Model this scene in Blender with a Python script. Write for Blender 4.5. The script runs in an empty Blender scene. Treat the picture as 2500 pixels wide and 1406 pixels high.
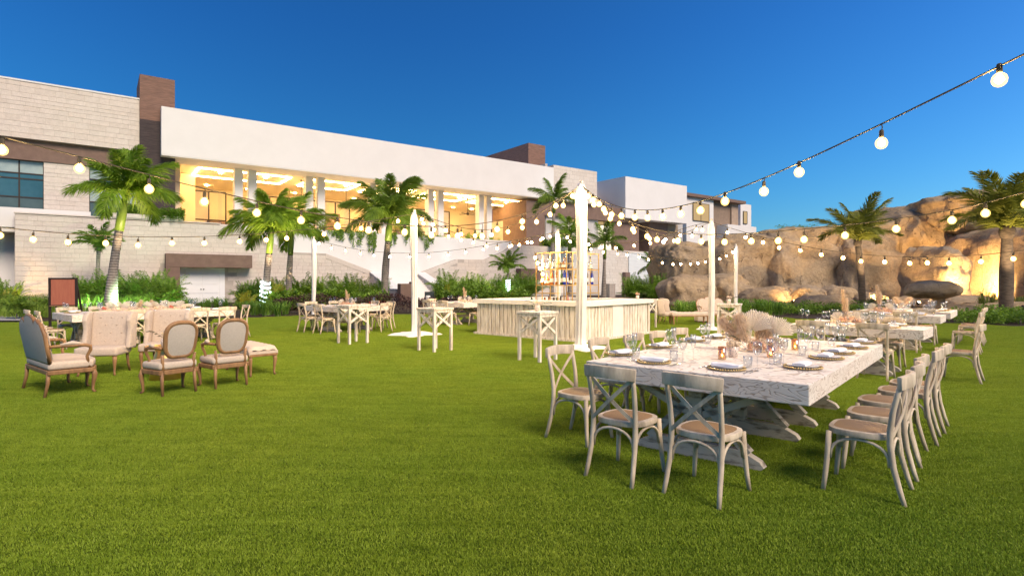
import bpy, bmesh, math, random
import numpy as np
from mathutils import Vector, Matrix
R = math.radians
random.seed(7)
sc = bpy.context.scene
COL = sc.collection

# ---------------------------------------------------------------- camera, sky, sun, exposure
EYE, FPX, HOR = 1.6, 1380.0, 688.0
cam = bpy.data.objects.new('camera', bpy.data.cameras.new('camera'))
COL.objects.link(cam)
sc.camera = cam
cam.location = (0, 0, EYE)
cam.rotation_euler = (math.pi / 2, 0, 0)
cam.data.sensor_width = 36
cam.data.lens = 36 * FPX / 2500
cam.data.shift_y = -15 / 2500
cam.data.clip_end = 2000
cam.data.clip_start = 0.05

SUN_AZ, SUN_EL = 142.0, 42.0            # clockwise from +Y, degrees
world = bpy.data.worlds.new('World')
sc.world = world
world.use_nodes = True
wt = world.node_tree
sky = wt.nodes.new('ShaderNodeTexSky')
sky.sky_type = 'NISHITA'
sky.sun_disc = False
sky.sun_elevation = R(8.0)
sky.sun_rotation = R(78.0)
sky.ozone_density = 8.0
sky.dust_density = 0.5
sky.air_density = 1.0
bg = wt.nodes['Background']
wg = wt.nodes.new('ShaderNodeTexCoord')
wsep = wt.nodes.new('ShaderNodeSeparateXYZ')
wt.links.new(wg.outputs['Generated'], wsep.inputs[0])
wr = wt.nodes.new('ShaderNodeValToRGB')                 # paler air low over the horizon, all round
wt.links.new(wsep.outputs['Z'], wr.inputs[0])
wr.color_ramp.elements[0].position = 0.02
wr.color_ramp.elements[0].color = (1.0, 0.86, 0.66, 1)
wr.color_ramp.elements[1].position = 0.40
wr.color_ramp.elements[1].color = (0.66, 0.72, 0.72, 1)
wm = wt.nodes.new('ShaderNodeMix')
wm.data_type = 'RGBA'
wm.blend_type = 'MULTIPLY'
wm.inputs[0].default_value = 1.0
wt.links.new(sky.outputs[0], wm.inputs[6])
wt.links.new(wr.outputs[0], wm.inputs[7])
wt.links.new(wm.outputs[2], bg.inputs[0])
bg.inputs[1].default_value = 0.124

sun = bpy.data.objects.new('sun', bpy.data.lights.new('sun', 'SUN'))
COL.objects.link(sun)
sun.data.energy = 1.9
sun.data.angle = R(28)
sun.data.color = (1.0, 0.82, 0.65)
_a, _e = R(SUN_AZ), R(SUN_EL)
_d = Vector((math.sin(_a) * math.cos(_e), math.cos(_a) * math.cos(_e), math.sin(_e)))
sun.rotation_euler = (-_d).to_track_quat('-Z', 'Y').to_euler()

vs = sc.view_settings
vs.view_transform = 'Standard'
vs.look = 'None'
vs.exposure = 1.34
vs.gamma = 1.0
vs.use_curve_mapping = False
sc.cycles.use_denoising = True
sc.cycles.max_bounces = 7
sc.cycles.transparent_max_bounces = 16
sc.cycles.sample_clamp_indirect = 6.0
sc.cycles.caustics_reflective = False
sc.cycles.caustics_refractive = False

# ---------------------------------------------------------------- helpers: pixels of the survey to metres
def gp(x, y):
    d = FPX * EYE / (y - HOR)
    return Vector(((x - 1250) * d / FPX, d, 0))
def at_depth(x, d, y=None):
    return Vector(((x - 1250) * d / FPX, d, EYE + (HOR - y) * d / FPX if y is not None else 0))

# ---------------------------------------------------------------- mesh builder
class MB:
    def __init__(s):
        s.v, s.f, s.mi = [], [], []
        s.cur = 0
    def add(s, vs_, fs_):
        o = len(s.v)
        s.v.extend([tuple(p) for p in vs_])
        for f in fs_:
            s.f.append(tuple(i + o for i in f))
            s.mi.append(s.cur)
        return s
    def box(s, x0, x1, y0, y1, z0, z1):
        return s.add([(x0, y0, z0), (x1, y0, z0), (x1, y1, z0), (x0, y1, z0), (x0, y0, z1), (x1, y0, z1), (x1, y1, z1), (x0, y1, z1)],
                     [(0, 3, 2, 1), (4, 5, 6, 7), (0, 1, 5, 4), (1, 2, 6, 5), (2, 3, 7, 6), (3, 0, 4, 7)])
    def cbox(s, cx, cy, cz, sx, sy, sz):
        return s.box(cx - sx / 2, cx + sx / 2, cy - sy / 2, cy + sy / 2, cz - sz / 2, cz + sz / 2)
    def bar(s, p, q, w, h, up=(0, 0, 1)):
        p, q, up = Vector(p), Vector(q), Vector(up)
        d = (q - p).normalized()
        if abs(d.dot(up)) > .98:
            up = Vector((0, 1, 0))
        a = d.cross(up).normalized()
        b = a.cross(d).normalized()
        a, b = a * w / 2, b * h / 2
        vs_ = [p - a - b, p + a - b, p + a + b, p - a + b, q - a - b, q + a - b, q + a + b, q - a + b]
        return s.add(vs_, [(0, 3, 2, 1), (4, 5, 6, 7), (0, 1, 5, 4), (1, 2, 6, 5), (2, 3, 7, 6), (3, 0, 4, 7)])
    def strip(s, pts, w, h, up=(0, 0, 1)):
        """bent board: rectangle section w (sideways) x h (up) swept along pts"""
        pts = [Vector(p) for p in pts]
        up = Vector(up)
        vs_, n = [], len(pts)
        for i, p in enumerate(pts):
            d = (pts[min(i + 1, n - 1)] - pts[max(i - 1, 0)]).normalized()
            a = d.cross(up).normalized()
            b = a.cross(d).normalized()
            a, b = a * w / 2, b * h / 2
            vs_ += [p - a - b, p + a - b, p + a + b, p - a + b]
        fs = [(0, 3, 2, 1), tuple(4 * (n - 1) + k for k in range(4))]
        for i in range(n - 1):
            for k in range(4):
                k2 = (k + 1) % 4
                fs.append((4 * i + k, 4 * i + k2, 4 * i + 4 + k2, 4 * i + 4 + k))
        return s.add(vs_, fs)
    def tube(s, pts, r, n=8, closed=False, flat=1.0):
        pts = [Vector(p) for p in pts]
        m = len(pts)
        rr = r if isinstance(r, (list, tuple)) else [r] * m
        vs_, fs = [], []
        prev = None
        for i, p in enumerate(pts):
            if closed:
                d = (pts[(i + 1) % m] - pts[i - 1]).normalized()
            else:
                d = (pts[min(i + 1, m - 1)] - pts[max(i - 1, 0)]).normalized()
            if prev is None:
                up = Vector((0, 0, 1)) if abs(d.z) < .9 else Vector((0, 1, 0))
                a = d.cross(up).normalized()
            else:
                a = (prev - d * prev.dot(d)).normalized()
            prev = a
            b = d.cross(a)
            for k in range(n):
                t = 2 * math.pi * k / n
                vs_.append(p + a * (math.cos(t) * rr[i]) + b * (math.sin(t) * rr[i] * flat))
        for i in range(m if closed else m - 1):
            j = (i + 1) % m
            for k in range(n):
                k2 = (k + 1) % n
                fs.append((i * n + k, j * n + k, j * n + k2, i * n + k2)[::-1])
        if not closed:
            fs.append(tuple(range(n)))
            fs.append(tuple((m - 1) * n + k for k in range(n))[::-1])
        return s.add(vs_, fs)
    def lathe(s, prof, n=16, c=(0, 0, 0), cap=True):
        vs_, fs = [], []
        m = len(prof)
        for r_, z in prof:
            for k in range(n):
                t = 2 * math.pi * k / n
                vs_.append((c[0] + r_ * math.cos(t), c[1] + r_ * math.sin(t), c[2] + z))
        for i in range(m - 1):
            for k in range(n):
                k2 = (k + 1) % n
                fs.append((i * n + k, i * n + k2, (i + 1) * n + k2, (i + 1) * n + k))
        if cap:
            fs.append(tuple(range(n))[::-1])
            fs.append(tuple((m - 1) * n + k for k in range(n)))
        return s.add(vs_, fs)
    def prism(s, pts, fn, t0, t1):
        """outline pts (a,b) extruded from t0 to t1; fn(a,b,t)->xyz"""
        n = len(pts)
        vs_ = [fn(a, b, t0) for a, b in pts] + [fn(a, b, t1) for a, b in pts]
        fs = [tuple(range(n)), tuple(range(2 * n - 1, n - 1, -1))]
        for i in range(n):
            j = (i + 1) % n
            fs.append((i, n + i, n + j, j))
        return s.add(vs_, fs)
    def ball(s, c, r, seg=8, ring=6, sz=1.0):
        prof = []
        for i in range(ring + 1):
            t = -math.pi / 2 + math.pi * i / ring
            prof.append((max(r * math.cos(t), 1e-4), r * sz * math.sin(t)))
        return s.lathe(prof, seg, c)
    def mesh(s, name, mats, smooth=False, bevel=0, fix=True):
        me = bpy.data.meshes.new(name)
        me.from_pydata(s.v, [], s.f)
        if not isinstance(mats, (list, tuple)):
            mats = [mats]
        for m in mats:
            me.materials.append(m)
        if len(mats) > 1:
            me.polygons.foreach_set('material_index', s.mi)
        if bevel or fix:
            bm = bmesh.new()
            bm.from_mesh(me)
            if fix:
                bmesh.ops.recalc_face_normals(bm, faces=bm.faces)
            if bevel:
                es = [e for e in bm.edges if len(e.link_faces) == 2 and e.calc_face_angle(0) > .5]
                bmesh.ops.bevel(bm, geom=es, offset=bevel, segments=2, profile=.6, affect='EDGES')
            bm.to_mesh(me)
            bm.free()
        if smooth:
            me.polygons.foreach_set('use_smooth', [True] * len(me.polygons))
            if smooth != 'all':
                me.set_sharp_from_angle(angle=R(40))
        me.update()
        return me
    def build(s, name, mats, parent=None, smooth=False, bevel=0, loc=None, fix=True):
        return obj(name, s.mesh(name, mats, smooth, bevel, fix), parent, loc)

def obj(name, me, parent=None, loc=None, rot=None, scale=None):
    o = bpy.data.objects.new(name, me)
    COL.objects.link(o)
    if parent:
        o.parent = parent
    if loc is not None:
        o.location = loc
    if rot is not None:
        o.rotation_euler = rot
    if scale is not None:
        o.scale = scale
    return o
def tag(o, label=None, cat=None, group=None, kind=None):
    if label: o['label'] = label
    if cat: o['category'] = cat
    if group: o['group'] = group
    if kind: o['kind'] = kind
    elif cat: o['kind'] = 'thing'
    return o
def thing(name, label, cat, loc=(0, 0, 0), rz=0.0, group=None):
    o = bpy.data.objects.new(name, None)
    o.empty_display_size = .1
    COL.objects.link(o)
    o.location = loc
    o.rotation_euler = (0, 0, rz)
    return tag(o, label, cat, group)
def copy_tree(o, parent=None):
    c = o.copy()
    COL.objects.link(c)
    c.parent = parent
    for ch in KIDS.get(o.name) or [x for x in o.children]:
        copy_tree(ch, c)
    return c
KIDS = {}
def dup(root, loc, rz, label, group=None, first=None):
    c = copy_tree(root)
    c.location = loc
    c.rotation_euler = (0, 0, rz)
    c['label'] = label
    if group: c['group'] = group
    return c
class Proto:
    """builds a thing once; the first placement uses it, later ones copy it with its parts"""
    def __init__(s, builder):
        s.b, s.o, s.used = builder, None, False
    def put(s, loc, rz, label, group=None, scale=None):
        if s.o is None:
            s.o = s.b()
            s.kids = [(k, list(k.children)) for k in s.o.children]
            o = s.o
        else:
            o = s.o.copy()
            COL.objects.link(o)
            for k, subs in s.kids:
                c = k.copy()
                COL.objects.link(c)
                c.parent = o
                for q in subs:
                    d = q.copy()
                    COL.objects.link(d)
                    d.parent = c
        o.location = loc
        o.rotation_euler = (0, 0, rz)
        if scale: o.scale = (scale,) * 3 if isinstance(scale, (int, float)) else scale
        o['label'] = label
        if group: o['group'] = group
        elif 'group' in o: del o['group']
        return o

# ---------------------------------------------------------------- materials
def newmat(name):
    m = bpy.data.materials.new(name)
    m.use_nodes = True
    nt = m.node_tree
    return m, nt, nt.nodes['Principled BSDF']
def N(nt, t, **kw):
    n = nt.nodes.new(t)
    for k, v in kw.items():
        setattr(n, k, v)
    return n
def coords(nt, kind='Object', scale=(1, 1, 1), rnd=0.0):
    tc = N(nt, 'ShaderNodeTexCoord')
    mp = N(nt, 'ShaderNodeMapping')
    mp.inputs['Scale'].default_value = scale
    nt.links.new(tc.outputs[kind], mp.inputs[0])
    if rnd:
        oi = N(nt, 'ShaderNodeObjectInfo')
        mu = N(nt, 'ShaderNodeMath', operation='MULTIPLY')
        mu.inputs[1].default_value = rnd
        nt.links.new(oi.outputs['Random'], mu.inputs[0])
        nt.links.new(mu.outputs[0], mp.inputs['Location'])
    return mp.outputs[0]
def noise_n(nt, vec, scale, detail=4, rough=.6, dist=0.0):
    n = N(nt, 'ShaderNodeTexNoise')
    n.inputs['Scale'].default_value = scale
    n.inputs['Detail'].default_value = detail
    n.inputs['Roughness'].default_value = rough
    n.inputs['Distortion'].default_value = dist
    nt.links.new(vec, n.inputs['Vector'])
    return n.outputs['Fac']
def ramp(nt, fac, stops):
    r = N(nt, 'ShaderNodeValToRGB')
    el = r.color_ramp.elements
    while len(el) < len(stops):
        el.new(.5)
    for e, (p, c) in zip(el, stops):
        e.position = p
        e.color = (*c, 1) if len(c) == 3 else c
    nt.links.new(fac, r.inputs[0])
    return r.outputs[0]
def mixc(nt, fac, a, b, mode='MIX'):
    m = N(nt, 'ShaderNodeMix', data_type='RGBA', blend_type=mode)
    for sock, v in ((0, fac), (6, a), (7, b)):
        if isinstance(v, (int, float)):
            m.inputs[sock].default_value = v
        elif isinstance(v, tuple):
            m.inputs[sock].default_value = (*v, 1)
        else:
            nt.links.new(v, m.inputs[sock])
    return m.outputs[2]
def bump(nt, bs, h, strength=.3, dist=.01):
    b = N(nt, 'ShaderNodeBump')
    b.inputs['Strength'].default_value = strength
    b.inputs['Distance'].default_value = dist
    nt.links.new(h, b.inputs['Height'])
    nt.links.new(b.outputs[0], bs.inputs['Normal'])
def mat(name, c1, c2=None, rough=.7, scale=4.0, stretch=(1, 1, 1), metal=0.0, bmp=.2, bdist=.004, rnd=17.0, spec=.4, lo=.35, hi=.65, detail=5, kind='Object'):
    m, nt, bs = newmat(name)
    c2 = c2 or tuple(x * .8 for x in c1)
    vec = coords(nt, kind, stretch, rnd)
    f = noise_n(nt, vec, scale, detail)
    col = ramp(nt, f, [(lo, c2), (hi, c1)])
    nt.links.new(col, bs.inputs['Base Color'])
    bs.inputs['Roughness'].default_value = rough
    bs.inputs['Metallic'].default_value = metal
    bs.inputs['Specular IOR Level'].default_value = spec
    if bmp:
        bump(nt, bs, noise_n(nt, vec, scale * 6, 3), bmp, bdist)
    return m
def emat(name, c, strength):
    m, nt, bs = newmat(name)
    bs.inputs['Base Color'].default_value = (c[0] * .1, c[1] * .1, c[2] * .1, 1)
    bs.inputs['Emission Color'].default_value = (*c, 1)
    bs.inputs['Emission Strength'].default_value = strength
    return m
def glassmat(name, tint=(1, 1, 1), edge=.5, rough=.02, base=.06):
    m, nt, bs = newmat(name)
    out = nt.nodes['Material Output']
    nt.nodes.remove(bs)
    tr = N(nt, 'ShaderNodeBsdfTransparent')
    tr.inputs[0].default_value = (*tint, 1)
    gl = N(nt, 'ShaderNodeBsdfGlossy')
    gl.inputs['Roughness'].default_value = rough
    lw = N(nt, 'ShaderNodeLayerWeight')
    lw.inputs[0].default_value = .35
    mr = N(nt, 'ShaderNodeMapRange')
    mr.inputs['To Min'].default_value = base
    mr.inputs['To Max'].default_value = edge
    nt.links.new(lw.outputs['Facing'], mr.inputs[0])
    mx = N(nt, 'ShaderNodeMixShader')
    nt.links.new(mr.outputs[0], mx.inputs[0])
    nt.links.new(tr.outputs[0], mx.inputs[1])
    nt.links.new(gl.outputs[0], mx.inputs[2])
    nt.links.new(mx.outputs[0], out.inputs[0])
    return m
def leafmat(name, c1, c2, trans=.25, rough=.5):
    m, nt, bs = newmat(name)
    out = nt.nodes['Material Output']
    vec = coords(nt, 'Object', (1, 1, 1), 31.0)
    f = noise_n(nt, vec, 3.0, 3)
    g = N(nt, 'ShaderNodeNewGeometry')
    a = N(nt, 'ShaderNodeMath', operation='MULTIPLY_ADD')
    nt.links.new(g.outputs['Random Per Island'], a.inputs[0])
    a.inputs[1].default_value = .5
    nt.links.new(f, a.inputs[2])
    col = ramp(nt, a.outputs[0], [(.35, c2), (1.0, c1)])
    nt.links.new(col, bs.inputs['Base Color'])
    bs.inputs['Roughness'].default_value = rough
    bs.inputs['Specular IOR Level'].default_value = .35
    td = N(nt, 'ShaderNodeBsdfTranslucent')
    nt.links.new(col, td.inputs[0])
    mx = N(nt, 'ShaderNodeMixShader')
    mx.inputs[0].default_value = trans
    nt.links.new(bs.outputs[0], mx.inputs[1])
    nt.links.new(td.outputs[0], mx.inputs[2])
    nt.links.new(mx.outputs[0], out.inputs[0])
    return m
def grainwood(name, base, dark, line, scale=1.0, thr=.62, rnd=23.0):
    """limewashed timber: contour lines of a stretched noise read as open grain"""
    m, nt, bs = newmat(name)
    vec = coords(nt, 'Object', (scale, scale, scale * 2.4), rnd)
    f = noise_n(nt, vec, 1.5, 2.5, .5, .5)
    mu = N(nt, 'ShaderNodeMath', operation='MULTIPLY')
    mu.inputs[1].default_value = 85.0
    nt.links.new(f, mu.inputs[0])
    si = N(nt, 'ShaderNodeMath', operation='SINE')
    nt.links.new(mu.outputs[0], si.inputs[0])
    brk = noise_n(nt, vec, 7.0, 4, .7)
    ad = N(nt, 'ShaderNodeMath', operation='MULTIPLY_ADD')
    nt.links.new(brk, ad.inputs[0])
    ad.inputs[1].default_value = 2.0
    nt.links.new(si.outputs[0], ad.inputs[2])
    lines = ramp(nt, ad.outputs[0], [(.0, (0, 0, 0)), (1.0, (1, 1, 1))])
    n_ = lines.node
    n_.color_ramp.elements[0].position = thr
    mr = N(nt, 'ShaderNodeMapRange')
    mr.inputs['From Min'].default_value = 1.5
    mr.inputs['From Max'].default_value = 2.15
    nt.links.new(ad.outputs[0], mr.inputs[0])
    blot = noise_n(nt, vec, 2.2, 5, .65)
    basec = ramp(nt, blot, [(.3, dark), (.62, base)])
    col = mixc(nt, mr.outputs[0], basec, line)
    nt.links.new(col, bs.inputs['Base Color'])
    bs.inputs['Roughness'].default_value = .75
    bs.inputs['Specular IOR Level'].default_value = .25
    inv = N(nt, 'ShaderNodeMath', operation='SUBTRACT')
    inv.inputs[0].default_value = 1.0
    nt.links.new(mr.outputs[0], inv.inputs[1])
    bump(nt, bs, inv.outputs[0], .5, .003)
    nt.nodes.remove(n_)
    return m

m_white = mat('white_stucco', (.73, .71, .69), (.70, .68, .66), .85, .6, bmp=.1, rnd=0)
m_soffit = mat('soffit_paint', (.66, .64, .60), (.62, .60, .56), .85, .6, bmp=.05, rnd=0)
m_brown = mat('brown_stucco', (.205, .135, .105), (.165, .108, .085), .9, 2.5, bmp=.3, rnd=0)
m_mortar = mat('stone_joint', (.47, .42, .37), (.42, .375, .33), .95, 3.0, rnd=0)
m_stone = None
def stone_material():
    m, nt, bs = newmat('limestone_block')
    vec = coords(nt, 'Object', (1, 1, 1), 0)
    oi = N(nt, 'ShaderNodeObjectInfo')
    g = N(nt, 'ShaderNodeNewGeometry')
    s = N(nt, 'ShaderNodeMath', operation='ADD')
    nt.links.new(oi.outputs['Random'], s.inputs[0])
    nt.links.new(g.outputs['Random Per Island'], s.inputs[1])
    fr = N(nt, 'ShaderNodeMath', operation='FRACT')
    nt.links.new(s.outputs[0], fr.inputs[0])
    tone = ramp(nt, fr.outputs[0], [(0, (.62, .545, .475)), (.35, (.65, .58, .51)), (.7, (.68, .605, .535)), (1, (.65, .57, .495))])
    vec2 = coords(nt, 'Object', (1, 1, 1), 9.0)
    f = noise_n(nt, vec2, 5.0, 6, .7)
    v = ramp(nt, f, [(.3, (.84, .84, .84)), (.65, (1, 1, 1))])
    col = mixc(nt, 1.0, tone, v, 'MULTIPLY')
    nt.links.new(col, bs.inputs['Base Color'])
    bs.inputs['Roughness'].default_value = .9
    bump(nt, bs, noise_n(nt, vec2, 14.0, 5, .7), .5, .02)
    return m
m_stone = stone_material()
m_ledge = mat('dark_ledge_stone', (.27, .155, .115), (.15, .09, .07), .9, 3.0, stretch=(.6, .6, 9), bmp=.6, bdist=.02, rnd=0)
m_ledge_dark = mat('darker_ledge_stone', (.075, .055, .055), (.04, .032, .034), .9, 3.0, stretch=(.6, .6, 9), bmp=.6, bdist=.02, rnd=0)
m_greystone = mat('grey_stucco', (.50, .48, .46), (.42, .40, .385), .9, 1.0, bmp=.25, rnd=0)
m_frame = mat('bronze_frame', (.05, .04, .033), None, .45, 3, bmp=0, metal=.4)
m_gold = mat('brushed_gold', (.76, .48, .17), (.64, .39, .13), .30, 2.0, metal=1.0, bmp=.03)
m_white_wood = grainwood('limewashed_oak', (.78, .73, .655), (.70, .63, .555), (.42, .34, .27), 1.7)
m_whitewash = mat('whitewashed_board', (.74, .69, .61), (.42, .35, .28), .8, 3.0, stretch=(7, 7, .8), bmp=.5, lo=.33, hi=.56)
m_chair = mat('weathered_beech', (.68, .575, .43), (.36, .29, .205), .7, 6.0, stretch=(2, 2, .6), bmp=.4, lo=.3, hi=.62)
m_trestle = mat('weathered_trestle_timber', (.56, .49, .40), (.20, .16, .12), .85, 4.0, stretch=(1.2, 1.2, 5), bmp=.5, lo=.33, hi=.5)
m_cane = None
def cane_material():
    m, nt, bs = newmat('woven_cane')
    tc = N(nt, 'ShaderNodeTexCoord')
    outs = []
    for ax in ('X', 'Y'):
        w = N(nt, 'ShaderNodeTexWave', wave_type='BANDS', bands_direction=ax)
        w.inputs['Scale'].default_value = 26
        nt.links.new(tc.outputs['Object'], w.inputs[0])
        outs.append(w.outputs['Fac'])
    mx = N(nt, 'ShaderNodeMath', operation='MULTIPLY')
    nt.links.new(outs[0], mx.inputs[0])
    nt.links.new(outs[1], mx.inputs[1])
    col = ramp(nt, mx.outputs[0], [(0, (.20, .115, .05)), (.55, (.50, .32, .15))])
    nt.links.new(col, bs.inputs['Base Color'])
    bs.inputs['Roughness'].default_value = .6
    bump(nt, bs, mx.outputs[0], .5, .003)
    return m
m_cane = cane_material()
m_linen = mat('beige_linen', (.57, .48, .395), (.49, .405, .33), .95, 40.0, bmp=.3, bdist=.001)
m_greylinen = mat('grey_linen', (.50, .445, .39), (.43, .38, .335), .95, 60.0, bmp=.3, bdist=.001)
m_oak = mat('carved_oak', (.34, .19, .085), (.19, .10, .045), .5, 6.0, stretch=(2, 2, .5), bmp=.3)
m_cloth = mat('white_drape', (.70, .68, .665), (.63, .615, .60), .9, 6.0, bmp=.1)
m_cable = mat('string_cable', (.09, .078, .058), None, .9, 10, bmp=0, spec=.1)
m_bulb = emat('lit_filament', (1.0, .72, .38), 430.0)
m_glass = glassmat('clear_glass', (.97, .98, .98), .65, .02, .05)
m_plate = mat('stone_grey_plate', (.62, .58, .54), (.5, .46, .42), .3, 6, bmp=0)
m_charger = glassmat('charger_glass', (.80, .77, .70), .5, .05, .3)
m_bead = mat('gold_bead', (.75, .55, .25), None, .3, 3, metal=.9, bmp=0)
m_napkin = mat('white_napkin', (.82, .82, .84), (.76, .76, .78), .9, 20, bmp=.15)
m_steel = mat('cutlery_steel', (.55, .55, .56), None, .2, 3, metal=1.0, bmp=0)
m_soil = mat('planting_soil', (.075, .05, .032), (.03, .02, .013), .95, 9, bmp=.8, bdist=.05, rnd=0)

# ================================================================ the setting: ground, lawn, path
def plane_poly(name, pts, z, m):
    me = bpy.data.meshes.new(name)
    me.from_pydata([(p[0], p[1], z) for p in pts], [], [tuple(range(len(pts)))])
    me.materials.append(m)
    bm = bmesh.new(); bm.from_mesh(me)
    bmesh.ops.recalc_face_normals(bm, faces=bm.faces)
    for f in bm.faces:
        if f.normal.z < 0: f.normal_flip()
    bmesh.ops.triangulate(bm, faces=bm.faces)
    bm.to_mesh(me); bm.free()
    return obj(name, me)
g = plane_poly('ground', [(-700, -60), (700, -60), (700, 1200), (-700, 1200)], -.03, m_soil)
tag(g, kind='structure')

EDGE = [(-500, 800), (0, 787), (130, 785), (300, 781), (590, 777), (700, 772), (800, 768), (1060, 767), (1170, 763), (1500, 762), (1650, 766),
        (1850, 772), (1950, 778), (2100, 783), (2350, 790), (2500, 797), (3000, 812)]
def edge_y(px):
    for (a, ya), (b, yb) in zip(EDGE, EDGE[1:]):
        if a <= px <= b:
            return ya + (yb - ya) * (px - a) / (b - a)
    return 800 if px < 0 else 812
def turf_base_material():
    m, nt, bs = newmat('turf_backing')
    vec = coords(nt, 'Object', (1, 1, 1), 0)
    f = noise_n(nt, vec, 60.0, 5, .8)
    big = noise_n(nt, vec, .5, 3, .6)
    c = ramp(nt, f, [(.3, (.05, .08, .006)), (.7, (.12, .18, .012))])
    b = ramp(nt, big, [(.3, (.85, .9, .8)), (.7, (1.1, 1.05, 1.0))])
    nt.links.new(mixc(nt, 1.0, c, b, 'MULTIPLY'), bs.inputs['Base Color'])
    bs.inputs['Roughness'].default_value = .9
    bs.inputs['Specular IOR Level'].default_value = .1
    bump(nt, bs, f, .8, .03)
    return m
m_turf = turf_base_material()
lawn_pts = [(-14, -4), (14, -4)] + [tuple(gp(x, y)[:2]) for x, y in EDGE[::-1]]
tag(plane_poly('lawn', lawn_pts, 0.0, m_turf), kind='structure')
path_m = mat('path_paving', (.42, .40, .40), (.34, .33, .33), .9, 2.0, rnd=0)
tag(plane_poly('path', [tuple(gp(-260, 784)[:2]), tuple(gp(62, 784)[:2]), tuple(gp(62, 770)[:2]), tuple(gp(-260, 768)[:2])], .03, path_m), kind='structure')

# blades of the synthetic turf: half-metre tufts of real blades laid over the whole lawn
def turf_material():
    m, nt, bs = newmat('turf_blade')
    out = nt.nodes['Material Output']
    g_ = N(nt, 'ShaderNodeNewGeometry')
    mp = N(nt, 'ShaderNodeMapping')
    nt.links.new(g_.outputs['Position'], mp.inputs[0])
    big = noise_n(nt, mp.outputs[0], .45, 3, .6)
    mp2 = N(nt, 'ShaderNodeMapping')
    mp2.inputs['Scale'].default_value = (.55, 2.0, 1)
    nt.links.new(g_.outputs['Position'], mp2.inputs[0])
    mid = noise_n(nt, mp2.outputs[0], 2.6, 5, .75)
    a = N(nt, 'ShaderNodeMath', operation='MULTIPLY_ADD')
    nt.links.new(g_.outputs['Random Per Island'], a.inputs[0])
    a.inputs[1].default_value = .55
    nt.links.new(mid, a.inputs[2])
    col = ramp(nt, a.outputs[0], [(.32, (.115, .18, .010)), (.65, (.205, .305, .018)), (1.0, (.33, .43, .045))])
    tint = ramp(nt, big, [(.3, (.90, .96, .9)), (.7, (1.08, 1.02, 1.0))])
    col = mixc(nt, 1.0, col, tint, 'MULTIPLY')
    nt.links.new(col, bs.inputs['Base Color'])
    bs.inputs['Roughness'].default_value = .55
    bs.inputs['Specular IOR Level'].default_value = .25
    td = N(nt, 'ShaderNodeBsdfTranslucent')
    nt.links.new(col, td.inputs[0])
    mx = N(nt, 'ShaderNodeMixShader')
    mx.inputs[0].default_value = .3
    nt.links.new(bs.outputs[0], mx.inputs[1])
    nt.links.new(td.outputs[0], mx.inputs[2])
    nt.links.new(mx.outputs[0], out.inputs[0])
    return m
m_blade = turf_material()
def turf_patch(seed, n=6000, S=.54):
    rng = np.random.default_rng(seed)
    x, y = rng.uniform(-S / 2, S / 2, n), rng.uniform(-S / 2, S / 2, n)
    a = rng.uniform(0, 2 * np.pi, n)
    h = rng.uniform(.009, .018, n)
    w = rng.uniform(.0014, .0025, n)
    lean = rng.uniform(.1, .9, n) * h
    la = rng.uniform(0, 2 * np.pi, n)
    dx, dy = np.cos(a) * w, np.sin(a) * w
    lx, ly = np.cos(la) * lean, np.sin(la) * lean
    z0 = np.zeros(n)
    V = np.stack([np.stack([x - dx, y - dy, z0], 1), np.stack([x + dx, y + dy, z0], 1),
                  np.stack([x + dx * .8 + lx * .35, y + dy * .8 + ly * .35, h * .6], 1), np.stack([x - dx * .8 + lx * .35, y - dy * .8 + ly * .35, h * .6], 1),
                  np.stack([x + lx, y + ly, h], 1)], 1).reshape(-1, 3)
    b = np.arange(n) * 5
    loops = np.stack([b, b + 1, b + 2, b + 3, b + 3, b + 2, b + 4], 1).reshape(-1)
    me = bpy.data.meshes.new('turf_patch')
    me.vertices.add(5 * n); me.vertices.foreach_set('co', V.reshape(-1))
    me.loops.add(7 * n); me.loops.foreach_set('vertex_index', loops)
    me.polygons.add(2 * n)
    ls = np.stack([np.arange(n) * 7, np.arange(n) * 7 + 4], 1).reshape(-1)
    me.polygons.foreach_set('loop_start', ls)
    me.update(calc_edges=True)
    me.materials.append(m_blade)
    return me
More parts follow.
